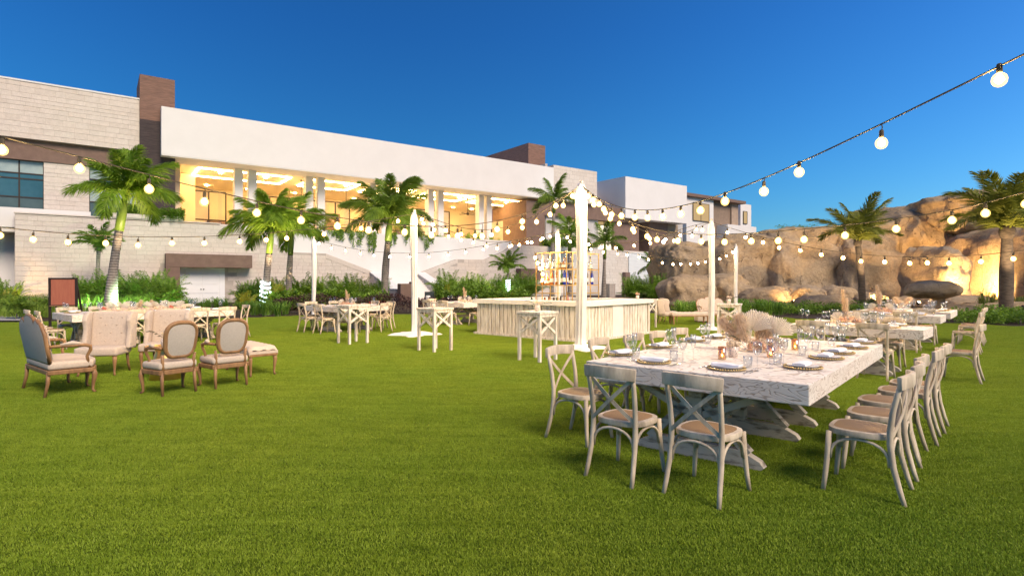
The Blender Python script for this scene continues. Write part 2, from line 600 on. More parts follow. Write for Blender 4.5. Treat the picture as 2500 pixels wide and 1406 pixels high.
def turf():
    rng = random.Random(3)
    pts = []
    step = .5
    for iy in range(5, 62):
        d = iy * step
        nx = int((d * .96 + 1.0) / step) + 1
        for ix in range(-nx, nx + 1):
            x = ix * step
            px = 1250 + FPX * x / d
            if d > FPX * EYE / (edge_y(px) - HOR) - .1:
                continue
            pts.append((x, d, .002))
    protos = []
    for k in range(3):
        po = bpy.data.objects.new('turf_patch', turf_patch(11 + k))
        protos.append(po)
    me = bpy.data.meshes.new('turf_points')
    me.from_pydata(pts, [], [])
    o = obj('lawn_grass', me)
    tag(o, 'short bright green synthetic grass covering the whole event lawn', 'grass', kind='stuff')
    ng = bpy.data.node_groups.new('turf', 'GeometryNodeTree')
    ng.interface.new_socket('Geometry', in_out='INPUT', socket_type='NodeSocketGeometry')
    ng.interface.new_socket('Geometry', in_out='OUTPUT', socket_type='NodeSocketGeometry')
    gi, go = ng.nodes.new('NodeGroupInput'), ng.nodes.new('NodeGroupOutput')
    mtp = ng.nodes.new('GeometryNodeMeshToPoints')
    ng.links.new(gi.outputs[0], mtp.inputs[0])
    g2i = ng.nodes.new('GeometryNodeGeometryToInstance')
    for po in protos:
        oi = ng.nodes.new('GeometryNodeObjectInfo')
        oi.inputs[0].default_value = po
        ng.links.new(oi.outputs['Geometry'], g2i.inputs[0])
    iop = ng.nodes.new('GeometryNodeInstanceOnPoints')
    ng.links.new(mtp.outputs[0], iop.inputs['Points'])
    ng.links.new(g2i.outputs[0], iop.inputs['Instance'])
    iop.inputs['Pick Instance'].default_value = True
    rv = ng.nodes.new('FunctionNodeRandomValue'); rv.data_type = 'INT'
    rv.inputs[4].default_value = 0; rv.inputs[5].default_value = 2
    ng.links.new(rv.outputs[2], iop.inputs['Instance Index'])
    rr = ng.nodes.new('FunctionNodeRandomValue'); rr.data_type = 'INT'
    rr.inputs[4].default_value = 0; rr.inputs[5].default_value = 3
    rr.inputs['Seed'].default_value = 5
    mu = ng.nodes.new('ShaderNodeMath'); mu.operation = 'MULTIPLY'; mu.inputs[1].default_value = math.pi / 2
    ng.links.new(rr.outputs[2], mu.inputs[0])
    cx = ng.nodes.new('ShaderNodeCombineXYZ')
    ng.links.new(mu.outputs[0], cx.inputs[2])
    ng.links.new(cx.outputs[0], iop.inputs['Rotation'])
    ng.links.new(iop.outputs[0], go.inputs[0])
    md = o.modifiers.new('turf', 'NODES')
    md.node_group = ng
turf()

# ================================================================ the hotel: everything in the facade's own frame (along, behind, up)
BO, BA = Vector((-23.7, 43.0, 0)), math.atan2(.592, .806)
def FT(px, py, v):
    r = (px - 1250) / FPX
    t = (r * (43 + .806 * v) + 23.7 + .592 * v) / (.806 - .592 * r)
    return t, EYE + (HOR - py) * (43 + .592 * t + .806 * v) / FPX
def CT(px, py, z):
    Y = FPX * (z - EYE) / (HOR - py)
    X = (px - 1250) * Y / FPX
    dx, dy = X - BO.x, Y - BO.y
    return dx * .806 + dy * .592, -dx * .592 + dy * .806
def tx(px, v): return FT(px, 688, v)[0]
def tz(px, py, v): return FT(px, py, v)[1]
def bl(t, v, z=0):                       # facade frame to world
    c, s = math.cos(BA), math.sin(BA)
    return Vector((BO.x + t * c - v * s, BO.y + t * s + v * c, z))

HB = thing('hotel_building', 'long white and limestone hotel with a lit open terrace under its roof', 'building', BO, BA)
def part(name, m, parent=None, bevel=0, **k):
    pass
def hbox(name, t0, t1, v0, v1, z0, z1, m, parent=None):
    return MB().box(t0, t1, v0, v1, z0, z1).build(name, m, parent or HB)

# masonry: real blocks laid in courses on a backing wall
STONE_COUNT = [0]
def unit_block(seed):
    rng = random.Random(seed)
    b = MB().box(0, 1, -1, 0, 0, 1)
    return b.mesh('stone_block', m_stone, bevel=0)
BLK = unit_block(1)
def courses(t0, t1, z0, z1, h, wlo, whi, rng, inside):
    out = []
    z = z0
    while z < z1 - .05:
        hh = min(h * rng.choice((.8, 1.0, 1.0, 1.25)), z1 - z)
        t = t0
        off = rng.uniform(0, whi)
        first = True
        while t < t1 - .02:
            w = off if first and off > .3 else rng.uniform(wlo, whi)
            first = False
            w = min(w, t1 - t)
            if t1 - t - w < .3: w = t1 - t
            if inside(t, t + w, z, z + hh):
                out.append((t, w, z, hh))
            t += w
        z += hh
    return out
def lay(blocks, v, parent, rng, single=0, gap=.008, proud=(.012, .032)):
    """blocks in front of plane v; the first `single` become objects, the rest one joined part"""
    mb = MB()
    for i, (t, w, z, hh) in enumerate(blocks):
        p = rng.uniform(*proud)
        if i < single:
            o = obj('stone_block', BLK, parent, (t + gap, v, z + gap), None, (w - 2 * gap, p, hh - 2 * gap))
        else:
            mb.box(t + gap, t + w - gap, v - p, v, z + gap, z + hh - gap)
    if mb.f:
        o = mb.build('stone_blocks', m_stone, parent, fix=False)
        o['kind'] = 'stuff'

# ---- upper left wing: limestone parapet, brown band, windows
zt, zb = 16.03, 11.95
hbox('upper_wall', -32, -3.6, 5.0, 30, zb, zt, m_mortar)
hbox('roof_coping', -32, -3.6, 4.93, 5.4, zt, zt + .12, m_white)
rng = random.Random(5)
lay(courses(-14.5, -3.62, zb, zt, .36, .5, 1.25, rng, lambda *a: True), 5.0, HB, rng, 0)
hbox('brown_band', -32, -1.2, 5.35, 30, 10.45, zb, m_brown)
w1a, w1b = tx(107, 5.6), tx(218, 5.6)
hbox('window_pier', w1a, w1b, 5.45, 30, 5.0, 10.45, m_mortar)
lay(courses(w1a, w1b, 5.4, 10.4, .34, .5, 1.1, rng, lambda *a: True), 5.45, HB, rng, 0)
m_pane_pale = mat('pane_with_blind', (.40, .48, .46), (.28, .36, .36), .12, .7, rnd=0, bmp=0, spec=.8)
m_pane_teal = mat('teal_pane', (.055, .14, .175), (.035, .10, .13), .08, .6, rnd=0, bmp=0, spec=.9)
m_pane_grey = mat('grey_pane', (.10, .14, .14), (.075, .11, .11), .1, .6, rnd=0, bmp=0, spec=.8)
def window(t_edges, z_edges, v, mats, parent, fw=.09):
    fr = MB()
    for t in t_edges:
        fr.box(t - fw / 2, t + fw / 2, v - .06, v + .06, z_edges[0], z_edges[-1])
    for z in z_edges:
        fr.box(t_edges[0], t_edges[-1], v - .05, v + .05, z - fw / 2, z + fw / 2)
    w = fr.build('window', m_frame, parent)
    for i in range(len(t_edges) - 1):
        for j in range(len(z_edges) - 1):
            MB().box(t_edges[i] + fw / 2, t_edges[i + 1] - fw / 2, v - .01, v + .02, z_edges[j] + fw / 2, z_edges[j + 1] - fw / 2).build('pane', mats[j], w)
    return w
zz = [5.4, tz(60, 482, 5.7), tz(60, 437, 5.7), tz(60, 424, 5.7), 10.45]
window([tx(-75, 5.7), tx(-12, 5.7), tx(47, 5.7), tx(107, 5.7)], zz, 5.7, [m_pane_grey, m_pane_teal, m_pane_teal, m_pane_pale], HB)
window([tx(218, 5.7), tx(275, 5.7), tx(335, 5.7), tx(385, 5.7)], zz, 5.7, [m_pane_grey, m_pane_pale, m_pane_teal, m_pane_pale], HB)

# ---- chimneys of dark ledge stone
hbox('chimney', tx(341, 4.8), tx(427, 4.8), 4.8, 9.0, tz(341, 290, 4.8), tz(341, 181, 4.8), m_ledge)
hbox('chimney_foot', tx(341, 4.8), tx(427, 4.8), 4.8, 9.0, 5, tz(341, 290, 4.8) - .002, m_ledge_dark)  # lower part of the chimney, darker than the top
c2 = hbox('chimney', tx(1290, 7.0), tx(1331, 7.0), 7.0, 19.0, 15.0, tz(1290, 349, 7.0), m_ledge)

# ---- white roof fascia and the terrace under it
f0, f1 = FT(394, 263, 4)[0], FT(1352, 402, 4)[0]
CZ = 11.78
hbox('roof_fascia', f0, f1, 4.0, 4.5, CZ, 15.55, m_white)
hbox('fascia_end', f0, f0 + .5, 4.5, 20, CZ - .02, 15.5, m_white)
hbox('roof_slab', f0 + .5, f1, 4.5, 22, 15.0, 15.4, m_white)
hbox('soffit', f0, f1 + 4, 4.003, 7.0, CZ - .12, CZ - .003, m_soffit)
m_warmwall = mat('cream_wall', (.74, .64, .46), (.70, .60, .43), .85, .7, bmp=.05, rnd=0)
hbox('ceiling', f0 + .6, f1, 7.01, 21.5, CZ + .05, CZ + .2, m_warmwall)
hbox('back_wall', -1.2, f1, 21.5, 22, 5.0, 15, m_warmwall)
hbox('end_wall', -1.1, -.6, 7.2, 21.4, 5.0, CZ, m_warmwall)
hbox('end_pier', -1.6, tx(427, 5.6), 5.2, 7.1, 5.0, CZ - .13, m_brown)
hbox('partition', tx(425, 9), tx(478, 12), 12.4, 12.8, 5.0, CZ, m_warmwall)
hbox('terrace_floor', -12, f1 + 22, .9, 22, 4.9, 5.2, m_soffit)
# columns in pairs
for a in (583, 617, 756, 785, 912, 939, 1053, 1077, 1176, 1195):
    t = tx(a, 6.2)
    hbox('column', t - .34, t + .34, 6.2, 7.0, 5.2, CZ - .12, m_white)
# brown end block of the terrace
p0, p1 = tx(1285, 4.6), tx(1330, 4.6)
hbox('end_block', p0, p1, 4.6, 9.4, 5.0, 11.35, m_brown)
# lit coves in the ceiling, downlights added to warm the interior, bronze glazing and fans
m_cove = emat('cove_light', (1.0, .62, .24), 36.0)
m_down = emat('added_downlight', (1.0, .62, .24), 110.0)
def cove(t0, t1, v0, v1):
    z0, z1, w = CZ - .04, CZ + .02, .085
    b = MB()
    b.box(t0, t1, v0, v0 + w, z0, z1).box(t0, t1, v1 - w, v1, z0, z1).box(t0, t0 + w, v0 + w, v1 - w, z0, z1).box(t1 - w, t1, v0 + w, v1 - w, z0, z1)
    b.build('cove_light', m_cove, HB)
for a, b in ((1.0, 9.0), (10.8, 16.0), (17.5, 22.5), (24.2, 30.2), (31.8, 37.6)):
    cove(a, b, 8.6, 13.2)
for k, t in enumerate((3, 7, 12, 15, 19, 21, 25.5, 29, 33, 36)):
    for v in (10.2, 18.5):
        MB().lathe([(.16, 0), (.16, .04)], 12, (t, v, CZ - .035)).build('added_downlight', m_down, HB)
gl = []
for (a, b) in ((.9, 3.9), (6.0, 10.0), (11.6, 16.4), (18.2, 22.8), (24.6, 29.2)):
    n = max(2, int((b - a) / 1.5))
    fr = MB()
    for i in range(n + 1):
        t = a + (b - a) * i / n
        fr.box(t - .05, t + .05, 12.9, 13.05, 5.2, 10.35)
    for z in (5.3, 7.6, 10.35):
        fr.box(a, b, 12.92, 13.03, z - .06, z + .06)
    w = fr.build('glazed_screen', m_frame, HB)
    for i in range(n):
        MB().box(a + (b - a) * i / n + .06, a + (b - a) * (i + 1) / n - .06, 12.965, 12.985, 5.4, 10.28).build('pane', m_glass, w)
# furniture-height shapes inside: counters and a picture wall
hbox('bar_counter', 12.0, 21.0, 16.0, 16.8, 5.2, 6.9, m_brown)
hbox('display_niche', 3.4, 5.6, 20.6, 21.4, 5.2, 8.3, m_ledge)
hbox('display_niche', 25.5, 28.5, 20.6, 21.4, 5.2, 9.0, m_ledge)
hbox('display_niche', 15.0, 18.0, 20.6, 21.4, 7.6, 10.0, m_ledge)
def fan_builder():
    o = thing('ceiling_fan', '', 'fan')
    b = MB().lathe([(.12, 0), (.12, -.06), (.025, -.08), (.025, -1.25), (.11, -1.28), (.13, -1.42), (.06, -1.48)], 10)
    b.build('motor_rod', m_frame, o)
    for k in range(4):
        a = k * math.pi / 2 + .4
        c, s = math.cos(a), math.sin(a)
        MB().prism([(.12, -.05), (.85, -.09), (.9, 0), (.85, .09), (.12, .05)], lambda p, q, r: (p * c - q * s, p * s + q * c, -1.38 + r + q * .12), 0, .02).build('blade', m_frame, o)
    return o
FAN = Proto(fan_builder)
for px, v, lab in ((736, 9.5, 'dark ceiling fan half hidden by the pair of palms'), (845, 13, 'dark ceiling fan seen through the bronze glazing of the terrace'),
                   (1142, 10.0, 'dark ceiling fan above the open end of the lit terrace')):
    FAN.put(bl(tx(px, v), v, CZ), BA, lab, 'ceiling fans in the terrace', 1.4)

# ---- right wing: limestone parapet, brown band, lit windows
g0, g1 = f1, FT(1458, 418, 4)[0]
hbox('upper_wall', g0, g1, 4.05, 16, 11.65, 15.9, m_mortar)
hbox('upper_wall', tx(1331, 5.2), g0, 5.2, 16, 15.3, 16.2, m_mortar)
lay(courses(g0 + .01, g1, 11.65, 15.9, .45, .7, 1.7, rng, lambda *a: True), 4.05, HB, rng, 0)
hbox('brown_band', p1, tx(1560, 4.5), 4.6, 16, 9.75, 11.62, m_brown)
m_litpane = emat('lit_pane', (1.0, .86, .62), .8)
m_litpane2 = emat('lit_pane_warm', (1.0, .66, .26), .18)
wins = [(1316, 1327), (1380, 1412), (1455, 1493)]
last = p1
for a, b in wins:
    ta, tb = tx(a, 5.4), tx(b, 5.4)
    hbox('window_pier', last, ta - .02, 5.0, 16, 5.2, 9.74, m_greystone)
    last = tb + .02
    window([ta, (ta + tb) / 2, tb], [5.3, 7.9, 9.2, 9.72], 5.4, [m_litpane, m_litpane, m_litpane2], HB)
hbox('window_pier', last, tx(1560, 5.0), 5.0, 16, 5.2, 9.74, m_brown)

AX = thing('annex_building', 'plain white block wing standing beyond the hotel terrace', 'building', BO, BA)
w0, w1 = FT(1527, 431, 4)[0], FT(1677, 454, 4)[0]
hbox('white_block', w0, w1, 4, 9.6, 10.3, 15.9, m_white, AX)
t_, z_ = FT(1458, 467, 9.0)
hbox('link_wall', t_ - 2, w0 + 6, 9.7, 14, 10.0, z_ + .2, m_white, AX)
hbox('lower_wall', tx(1580, 6), tx(1625, 6), 5.6, 14, 4.9, 10.3, m_brown, AX)
hbox('lower_wall', tx(1626, 6), tx(1655, 6), 6, 14, 4.9, 10.28, mat('tan_stucco', (.36, .27, .19), None, .9, 2, rnd=0), AX)
hbox('lower_wall', tx(1656, 6), w1 + 3, 7, 14, 4.9, 11.2, m_greystone, AX)

FB = thing('far_building', 'distant cream and brown guest wing beside the rock outcrop', 'building', BO, BA)
a, b = tx(1676, 8), tx(1742, 8)
zt_ = tz(1700, 483, 8)
hbox('wall', a, b, 8, 16, 4.9, zt_, m_white, FB)
hbox('roof_overhang', a - 1, tx(1806, 8) + 1, 7.4, 17, zt_, zt_ + .5, m_brown, FB)
hbox('brown_wing', b, tx(1790, 8), 8.6, 16, 4.9, zt_ - .01, mat('umber_stucco', (.26, .19, .14), None, .9, 2, rnd=0), FB)
hbox('tan_wing', tx(1790, 8), tx(1806, 8), 8.3, 16, 4.9, zt_ - .02, mat('tan_wing_stucco', (.40, .30, .22), None, .9, 2, rnd=0), FB)
window([tx(1692, 7.9), tx(1711, 7.9), tx(1731, 7.9)], [tz(1711, 540, 7.9), tz(1711, 497, 7.9)], 7.9, [m_litpane2], FB)
a2, b2 = tx(1808, 10), tx(1834, 10)
hbox('end_tower', a2, b2, 10, 16, 4.9, tz(1815, 498, 10), m_white, FB)
window([tx(1815, 9.9), tx(1824, 9.9)], [tz(1815, 546, 9.9), tz(1815, 516, 9.9)], 9.9, [m_litpane2], FB)
hbox('low_parapet', tx(1770, 7), tx(1840, 7), 6.5, 16, 4.9, tz(1800, 551, 7), m_white, FB)

# ================================================================ garden wall in front of the hotel
GW = thing('garden_wall', 'tall limestone block garden wall holding up the hotel terrace', 'wall', BO, BA)
prof = [(-10.65, 0), (-10.65, 6.05), (2.6, 5.95), (6.72, 4.05), (9.51, 4.03), (14.04, 2.42), (14.04, 0)]
def prof_z(t, P):
    for (a, za), (b, zb_) in zip(P, P[1:]):
        if a <= t <= b and b > a:
            return za + (zb_ - za) * (t - a) / (b - a)
    return 0
MB().prism(prof, lambda a, b, t: (a, t, b), 0, .5).build('backing', m_mortar, GW)
prof2 = [(18.4, 0), (18.4, 2.40), (22.66, 3.85), (25.99, 3.88), (28.49, 4.85), (29.6, 5.6), (57.5, 5.45), (57.5, 0)]
MB().prism(prof2, lambda a, b, t: (a, t, b), 0, .5).build('backing', m_mortar, GW)
def ins(P, holes):
    def f(a, b, z0, z1):
        for (h0, h1, hz) in holes:
            if b > h0 + .02 and a < h1 - .02 and z0 < hz - .05: return False
        return min(prof_z(a + .01, P), prof_z(b - .01, P)) >= z1 - .06
    return f
door_hole = [(-2.33, 1.65, 2.7), (-2.33, 3.45, 3.6)]
rng = random.Random(12)
bk = courses(-10.63, 14.0, .3, 6.0, .32, .38, 1.05, rng, ins(prof, [(-2.4, 1.7, 2.7)]))
bk.sort(key=lambda q: (q[0] > 7.0, q[0]))
lay(bk, 0.0, GW, rng, 290)
lay(courses(18.42, 57.4, .3, 5.5, .36, .5, 1.3, rng, ins(prof2, [])), 0.0, GW, rng, 0)
MB().prism([(1.4, 0), (1.4, 6.1), (29.7, 6.0), (29.7, 0)], lambda a, b, t: (a, t, b), .51, .9).build('white_parapet', m_white, GW)
for P_ in (prof, prof2):
    for (a, za), (b, zb_) in zip(P_[1:-2], P_[2:-1]):
        if abs(zb_ - za) > .3:
            MB().prism([(a, za), (b, zb_), (b, zb_ - .40), (a, za - .40)], lambda p, q, t: (p, t, q), -.045, -.002).build('sloping_coping', m_stone, GW)
hbox('wall_coping', -10.7, 1.39, -.06, .6, 6.06, 6.14, m_stone, GW)
hbox('white_parapet', -26, -6.7, .8, 1.2, 5.2, 6.5, m_white, GW)
hbox('white_return', -26, -10.7, 3.0, 3.4, 0, 5.9, m_white, GW)
# planter trough on the wall
t0_, t1_ = tx(275, .3), tx(445, .3)
hbox('planter_trough', t0_, t1_, -.12, .55, 6.15, 6.45, m_stone, GW)
# brown portal and white double door
hbox('portal_lintel', -2.33, 3.45, -1.0, .02, 2.68, 3.66, m_brown, GW)
hbox('portal_jamb', -2.33, -1.45, -.98, .02, 0, 2.677, m_brown, GW)
dr = MB().box(-1.44, 1.66, -.08, -.02, 0, 2.675).build('door', mat('door_white_paint', (.80, .81, .82), (.76, .77, .78), .5, 1, bmp=0, rnd=0), GW)
dm = dr.data.materials[0]
pn = MB()
for a, b in ((-1.40, -1.05), (1.27, 1.62)):
    MB().box(a, b, -.12, -.078, .05, 2.15).build('side_panel', dm, dr)
    MB().box(a, b, -.12, -.078, 2.22, 2.62).build('side_panel', dm, dr)
MB().box(-1.0, 1.22, -.12, -.078, 2.22, 2.62).build('transom_panel', dm, dr)
for a, b in ((-.98, .09), (.13, 1.20)):
    for z0, z1 in ((.05, .7), (.74, 1.38), (1.42, 2.14)):
        MB().box(a, b, -.12, -.078, z0, z1).build('door_panel', dm, dr)
for t in (.02, .20):
    MB().lathe([(.015, 0), (.015, .05), (.04, .06), (.04, .1)], 8, (t, -.16, .98)).build('door_knob', m_frame, dr)
# small brown canopies further right, service box and pillar
ta, tb = tx(1262, -.2), tx(1312, -.2)
hbox('portal_lintel', ta, tb, -.9, -.05, tz(1280, 685, -.2), tz(1280, 656, -.2), m_brown, GW)
hbox('brown_pillar', tx(1523, -.3), tx(1534, -.3), -.6, -.06, 0, tz(1528, 665, -.3), m_brown, GW)
hbox('pale_panel', tx(1535, -.1), 57.3, -.14, -.06, 0, 5.3, mat('pale_block_wall', (.68, .70, .70), (.60, .62, .62), .9, 1.2, stretch=(.5, 1, 5), bmp=.3, rnd=0), GW)

ST = thing('garden_stair', 'stone garden stair between sloping flank walls leading up to the terrace', 'stairs', BO, BA)
for name, t0, t1 in (('flank_wall', 13.5, 14.4), ('flank_wall', 18.1, 19.0)):
    pr = [(-5.6, 0), (-5.6, .95), (-4.6, .95), (0, 2.45), (.5, 2.45), (.5, 0)]
    fw_ = MB().prism(pr, lambda a, b, t: (t, a, b), t0, t1).build(name, m_greystone, ST)
    cp = [(-5.68, .95), (-5.68, 1.03), (-4.6, 1.03), (0, 2.53), (.45, 2.53), (.45, 2.45), (0, 2.45), (-4.6, .95)]
    MB().prism(cp, lambda a, b, t: (t, a, b), t0 - .06, t1 + .06).build('coping', m_white, fw_)
    bb = courses(-5.5, 0, 0, 2.4, .4, .6, 1.2, rng, lambda a, b, z0, z1: (max(.95, .95 + (a + 4.6) * .326)) >= z1)
    q = MB()
    for (a, w, z, hh) in bb:
        for tt in ((t0 - .03, t0), (t1, t1 + .03)):
            q.box(tt[0], tt[1], a + .012, a + w - .012, z + .012, z + hh - .012)
    o = q.build('stone_blocks', m_stone, fw_, fix=False); o['kind'] = 'stuff'
for k in range(14):
    MB().box(14.42, 18.08, -4.2 + k * .32, -4.2 + (k + 1) * .32 + (.2 if k == 13 else 0), 0, .17 * (k + 1)).build('stair_step', m_white, ST)
tag(MB().box(-.5, .5, -.3, .3, 0, 1.45).box(.52, .72, -.28, .28, 0, 1.6).build('service_cabinet', [m_brown]), 'brown service cabinet at the foot of the garden stair', 'cabinet')
o = bpy.data.objects['service_cabinet']; o.location = at_depth(988, 46); o.rotation_euler = (0, 0, BA)
o = tag(MB().box(-.42, .42, -.25, .25, 0, 1.35).box(-.46, .46, -.29, .29, 1.35, 1.4).build('service_box', m_brown), 'small brown service box behind the far end of the bar', 'cabinet')
o.location = at_depth(1491, 58); o.rotation_euler = (0, 0, BA)
o = tag(MB().box(-.38, .38, -.02, .02, .1, .9).box(-.3, -.26, -.02, .3, 0, .9).box(.26, .3, -.02, .3, 0, .9).build('info_panel', mat('slate_panel', (.05, .07, .075), None, .5, 3, bmp=0)), 'small dark slate panel leaning by the stair flank wall', 'sign')
o.location = at_depth(1050, 40); o.rotation_euler = (0, 0, R(10))
o = tag(MB().lathe([(.14, 0), (.14, .75), (.11, .8)], 14).build('white_bollard', m_white), 'short white bollard beside the stair flank wall', 'bollard')
o.location = at_depth(1045, 33)

# ================================================================ rock outcrop
def vhash(ix, iy, iz, seed):
    n = (ix * 374761393 + iy * 668265263 + iz * 2147483647 + seed * 1274126177) & 0xffffffff
    n = ((n ^ (n >> 13)) * 1274126177) & 0xffffffff
    return ((n ^ (n >> 16)) & 0xffff) / 65535.0
def vnoise(p, seed=0):
    i = np.floor(p).astype(np.int64)
    f = p - i
    u = f * f * (3 - 2 * f)
    r = 0
    for dx in (0, 1):
        for dy in (0, 1):
            for dz in (0, 1):
                w = (u[:, 0] if dx else 1 - u[:, 0]) * (u[:, 1] if dy else 1 - u[:, 1]) * (u[:, 2] if dz else 1 - u[:, 2])
                r = r + w * vhash(i[:, 0] + dx, i[:, 1] + dy, i[:, 2] + dz, seed)
    return r * 2 - 1
def fbm(p, seed=0, oct_=4, gain=.5):
    r, a = 0, 1.0
    for k in range(oct_):
        r = r + a * vnoise(p * (2 ** k), seed + k * 17)
        a *= gain
    return r
def rock_material():
    m, nt, bs = newmat('sandstone')
    g_ = N(nt, 'ShaderNodeNewGeometry')
    mp = N(nt, 'ShaderNodeMapping')
    nt.links.new(g_.outputs['Position'], mp.inputs[0])
    P = mp.outputs[0]
    big = noise_n(nt, P, .35, 4, .6)
    fine = noise_n(nt, P, 5.0, 6, .75)
    c1 = ramp(nt, big, [(.3, (.35, .28, .19)), (.5, (.47, .36, .225)), (.7, (.41, .34, .25))])
    c2 = ramp(nt, fine, [(.25, (.62, .6, .58)), (.6, (1.05, 1.02, 1.0))])
    col = mixc(nt, 1.0, c1, c2, 'MULTIPLY')
    wv = N(nt, 'ShaderNodeTexNoise'); wv.inputs['Scale'].default_value = .8; wv.inputs['Detail'].default_value = 4
    nt.links.new(P, wv.inputs[0])
    va = N(nt, 'ShaderNodeVectorMath', operation='MULTIPLY_ADD')
    nt.links.new(wv.outputs['Color'], va.inputs[0])
    va.inputs[1].default_value = (2.2, 2.2, 2.2)
    nt.links.new(P, va.inputs[2])
    vo = N(nt, 'ShaderNodeTexVoronoi', feature='DISTANCE_TO_EDGE')
    vo.inputs['Scale'].default_value = .6
    nt.links.new(va.outputs[0], vo.inputs[0])
    br = noise_n(nt, P, 1.3, 3, .5)
    th = N(nt, 'ShaderNodeMapRange')
    th.inputs['From Min'].default_value = .45; th.inputs['From Max'].default_value = .62
    th.inputs['To Min'].default_value = .001; th.inputs['To Max'].default_value = .014
    nt.links.new(br, th.inputs[0])
    cr = N(nt, 'ShaderNodeMath', operation='DIVIDE')
    nt.links.new(vo.outputs['Distance'], cr.inputs[0]); nt.links.new(th.outputs[0], cr.inputs[1])
    crc = N(nt, 'ShaderNodeMath', operation='MINIMUM'); crc.inputs[1].default_value = 1.0
    nt.links.new(cr.outputs[0], crc.inputs[0])
    col = mixc(nt, crc.outputs[0], (.22, .155, .10), col)
    nt.links.new(col, bs.inputs['Base Color'])
    bs.inputs['Roughness'].default_value = .95
    bs.inputs['Specular IOR Level'].default_value = .15
    hh = N(nt, 'ShaderNodeMath', operation='MULTIPLY_ADD')
    nt.links.new(crc.outputs[0], hh.inputs[0]); hh.inputs[1].default_value = .8
    nt.links.new(fine, hh.inputs[2])
    bump(nt, bs, hh.outputs[0], 1.0, .12)
    return m
m_rock = rock_material()
_ico = {}
def ico(level):
    if level not in _ico:
        bm = bmesh.new()
        bmesh.ops.create_icosphere(bm, subdivisions=level, radius=1)
        v = np.array([x.co[:] for x in bm.verts]); f = [tuple(q.index for q in p.verts) for p in bm.faces]
        bm.free()
        _ico[level] = (v, f)
    return _ico[level]
def rock(name, label, c, rad, seed, level=5, blocky=.82, amp=.15, rough=.045, group=None, flat=None, cat='rock'):
    v, f = ico(level)
    n = v.copy()
    p = np.sign(n) * np.abs(n) ** blocky
    rad = np.array(rad)
    mean = rad.mean()
    w = p * rad
    q = (w + np.array(c)) / mean
    d = amp * fbm(q * 1.1, seed, 3) - .5 * amp * np.abs(fbm(q * np.array([2.6, 2.6, 1.3]), seed + 50, 3)) + rough * fbm(q * 4.0, seed + 90, 4)
    # bedding ledges
    d += .05 * np.sin((w[:, 2] / mean) * 9 + 2.5 * vnoise(q * 1.5, seed + 7)) * (vnoise(q * .9, seed + 33) > 0)
    w = w * (1 + d)[:, None]
    if flat is not None:
        w[:, 2] = np.maximum(w[:, 2], flat)
    me = bpy.data.meshes.new(name)
    me.from_pydata(w.tolist(), [], f)
    me.materials.append(m_rock)
    me.polygons.foreach_set('use_smooth', [True] * len(me.polygons))
    me.update()
    o = obj(name, me, None, c)
    return tag(o, label, cat, group)
def rk(px0, px1, ytop, d, dep, label, seed, zb=-.6, name='rock_outcrop', **k):
    x0, x1 = (px0 - 1250) * d / FPX, (px1 - 1250) * d / FPX
    zt = EYE + (HOR - ytop) * d / FPX
    return rock(name, label, ((x0 + x1) / 2, d + dep * .6, (zt + zb) / 2), ((x1 - x0) / 2 * 1.06, dep, (zt - zb) / 2 * 1.04), seed, **k)
GR = 'tall rocks of the outcrop'
BIG = dict(group=GR, level=6, blocky=.42, amp=.11, rough=.05)
rk(1622, 1765, 596, 41.5, 4.0, 'grey brown cliff end rising behind the white corner post', 3, **BIG)
rk(1735, 1885, 584, 40.5, 4.5, 'cliff section next to the cream guest wing', 8, **BIG)
rk(1862, 2070, 560, 40, 5, 'pale cliff section with low bushes on its top', 21, **BIG)
rk(2030, 2215, 555, 39, 5, 'tan cliff face directly behind the shorter coconut palm', 5, **BIG)
rk(2165, 2330, 520, 38.5, 5, 'tan cliff shoulder beside the dark cave', 31, **BIG)
rk(2215, 2420, 500, 42, 6, 'highest rounded summit of the rock outcrop', 14, **BIG)
rk(2310, 2660, 484, 43.5, 4.5, 'lit back wall of the hollow glowing amber by the tall palm', 44, **BIG)
rk(2288, 2358, 600, 32, 2.2, 'upright rock pillar between the small cave and the amber hollow', 9, group=GR, level=6, blocky=.6, amp=.12)
rock('rock_outcrop', 'overhanging rock brow above the amber lit hollow', at_depth(2400, 37.5, 528), (4.6, 3.4, 1.45), 61, 6, .6, .12, .05, group=GR)
rk(2480, 2680, 548, 31, 4, 'rock mass at the right edge beyond the tall palm', 17, **BIG)
GL = 'low rocks at the foot of the outcrop'
rk(1628, 1760, 676, 36, 2.2, 'low mossy ledge rock behind the seating group', 71, -.5, 'ledge_rock', blocky=.6, group=GL)
rk(1735, 1850, 672, 36.5, 2.2, 'low mossy ledge rock to the right of the corner post', 72, -.5, 'ledge_rock', blocky=.6, group=GL)
rk(1812, 1945, 704, 34.5, 1.8, 'sloping pale ledge rock with a greenish foot', 73, -.5, 'ledge_rock', blocky=.65, group=GL)
rk(1935, 2035, 698, 34, 1.6, 'rounded low boulder left of the lit palm trunk', 74, -.4, 'ledge_rock', blocky=.8, group=GL)
rk(2020, 2112, 700, 33.5, 1.5, 'rounded low boulder touching the lit palm trunk', 75, -.4, 'ledge_rock', blocky=.8, group=GL)
rk(1960, 2090, 722, 31, 1.4, 'long flat rock in front of the low boulders', 76, -.4, 'ledge_rock', blocky=.7, group=GL)
rk(2100, 2170, 716, 32, 1.2, 'squat brown boulder beside the lit grass tuft', 77, -.3, 'ledge_rock', blocky=.7, group=GL)
rk(1640, 1985, 737, 33, 1.2, 'long low stone kerb along the foot of the ledge', 78, -.3, 'ledge_rock', blocky=.5, group=GL)
rk(2150, 2200, 731, 30, .8, 'small flat stone between two pampas plumes', 79, -.3, 'ledge_rock', group=GL)
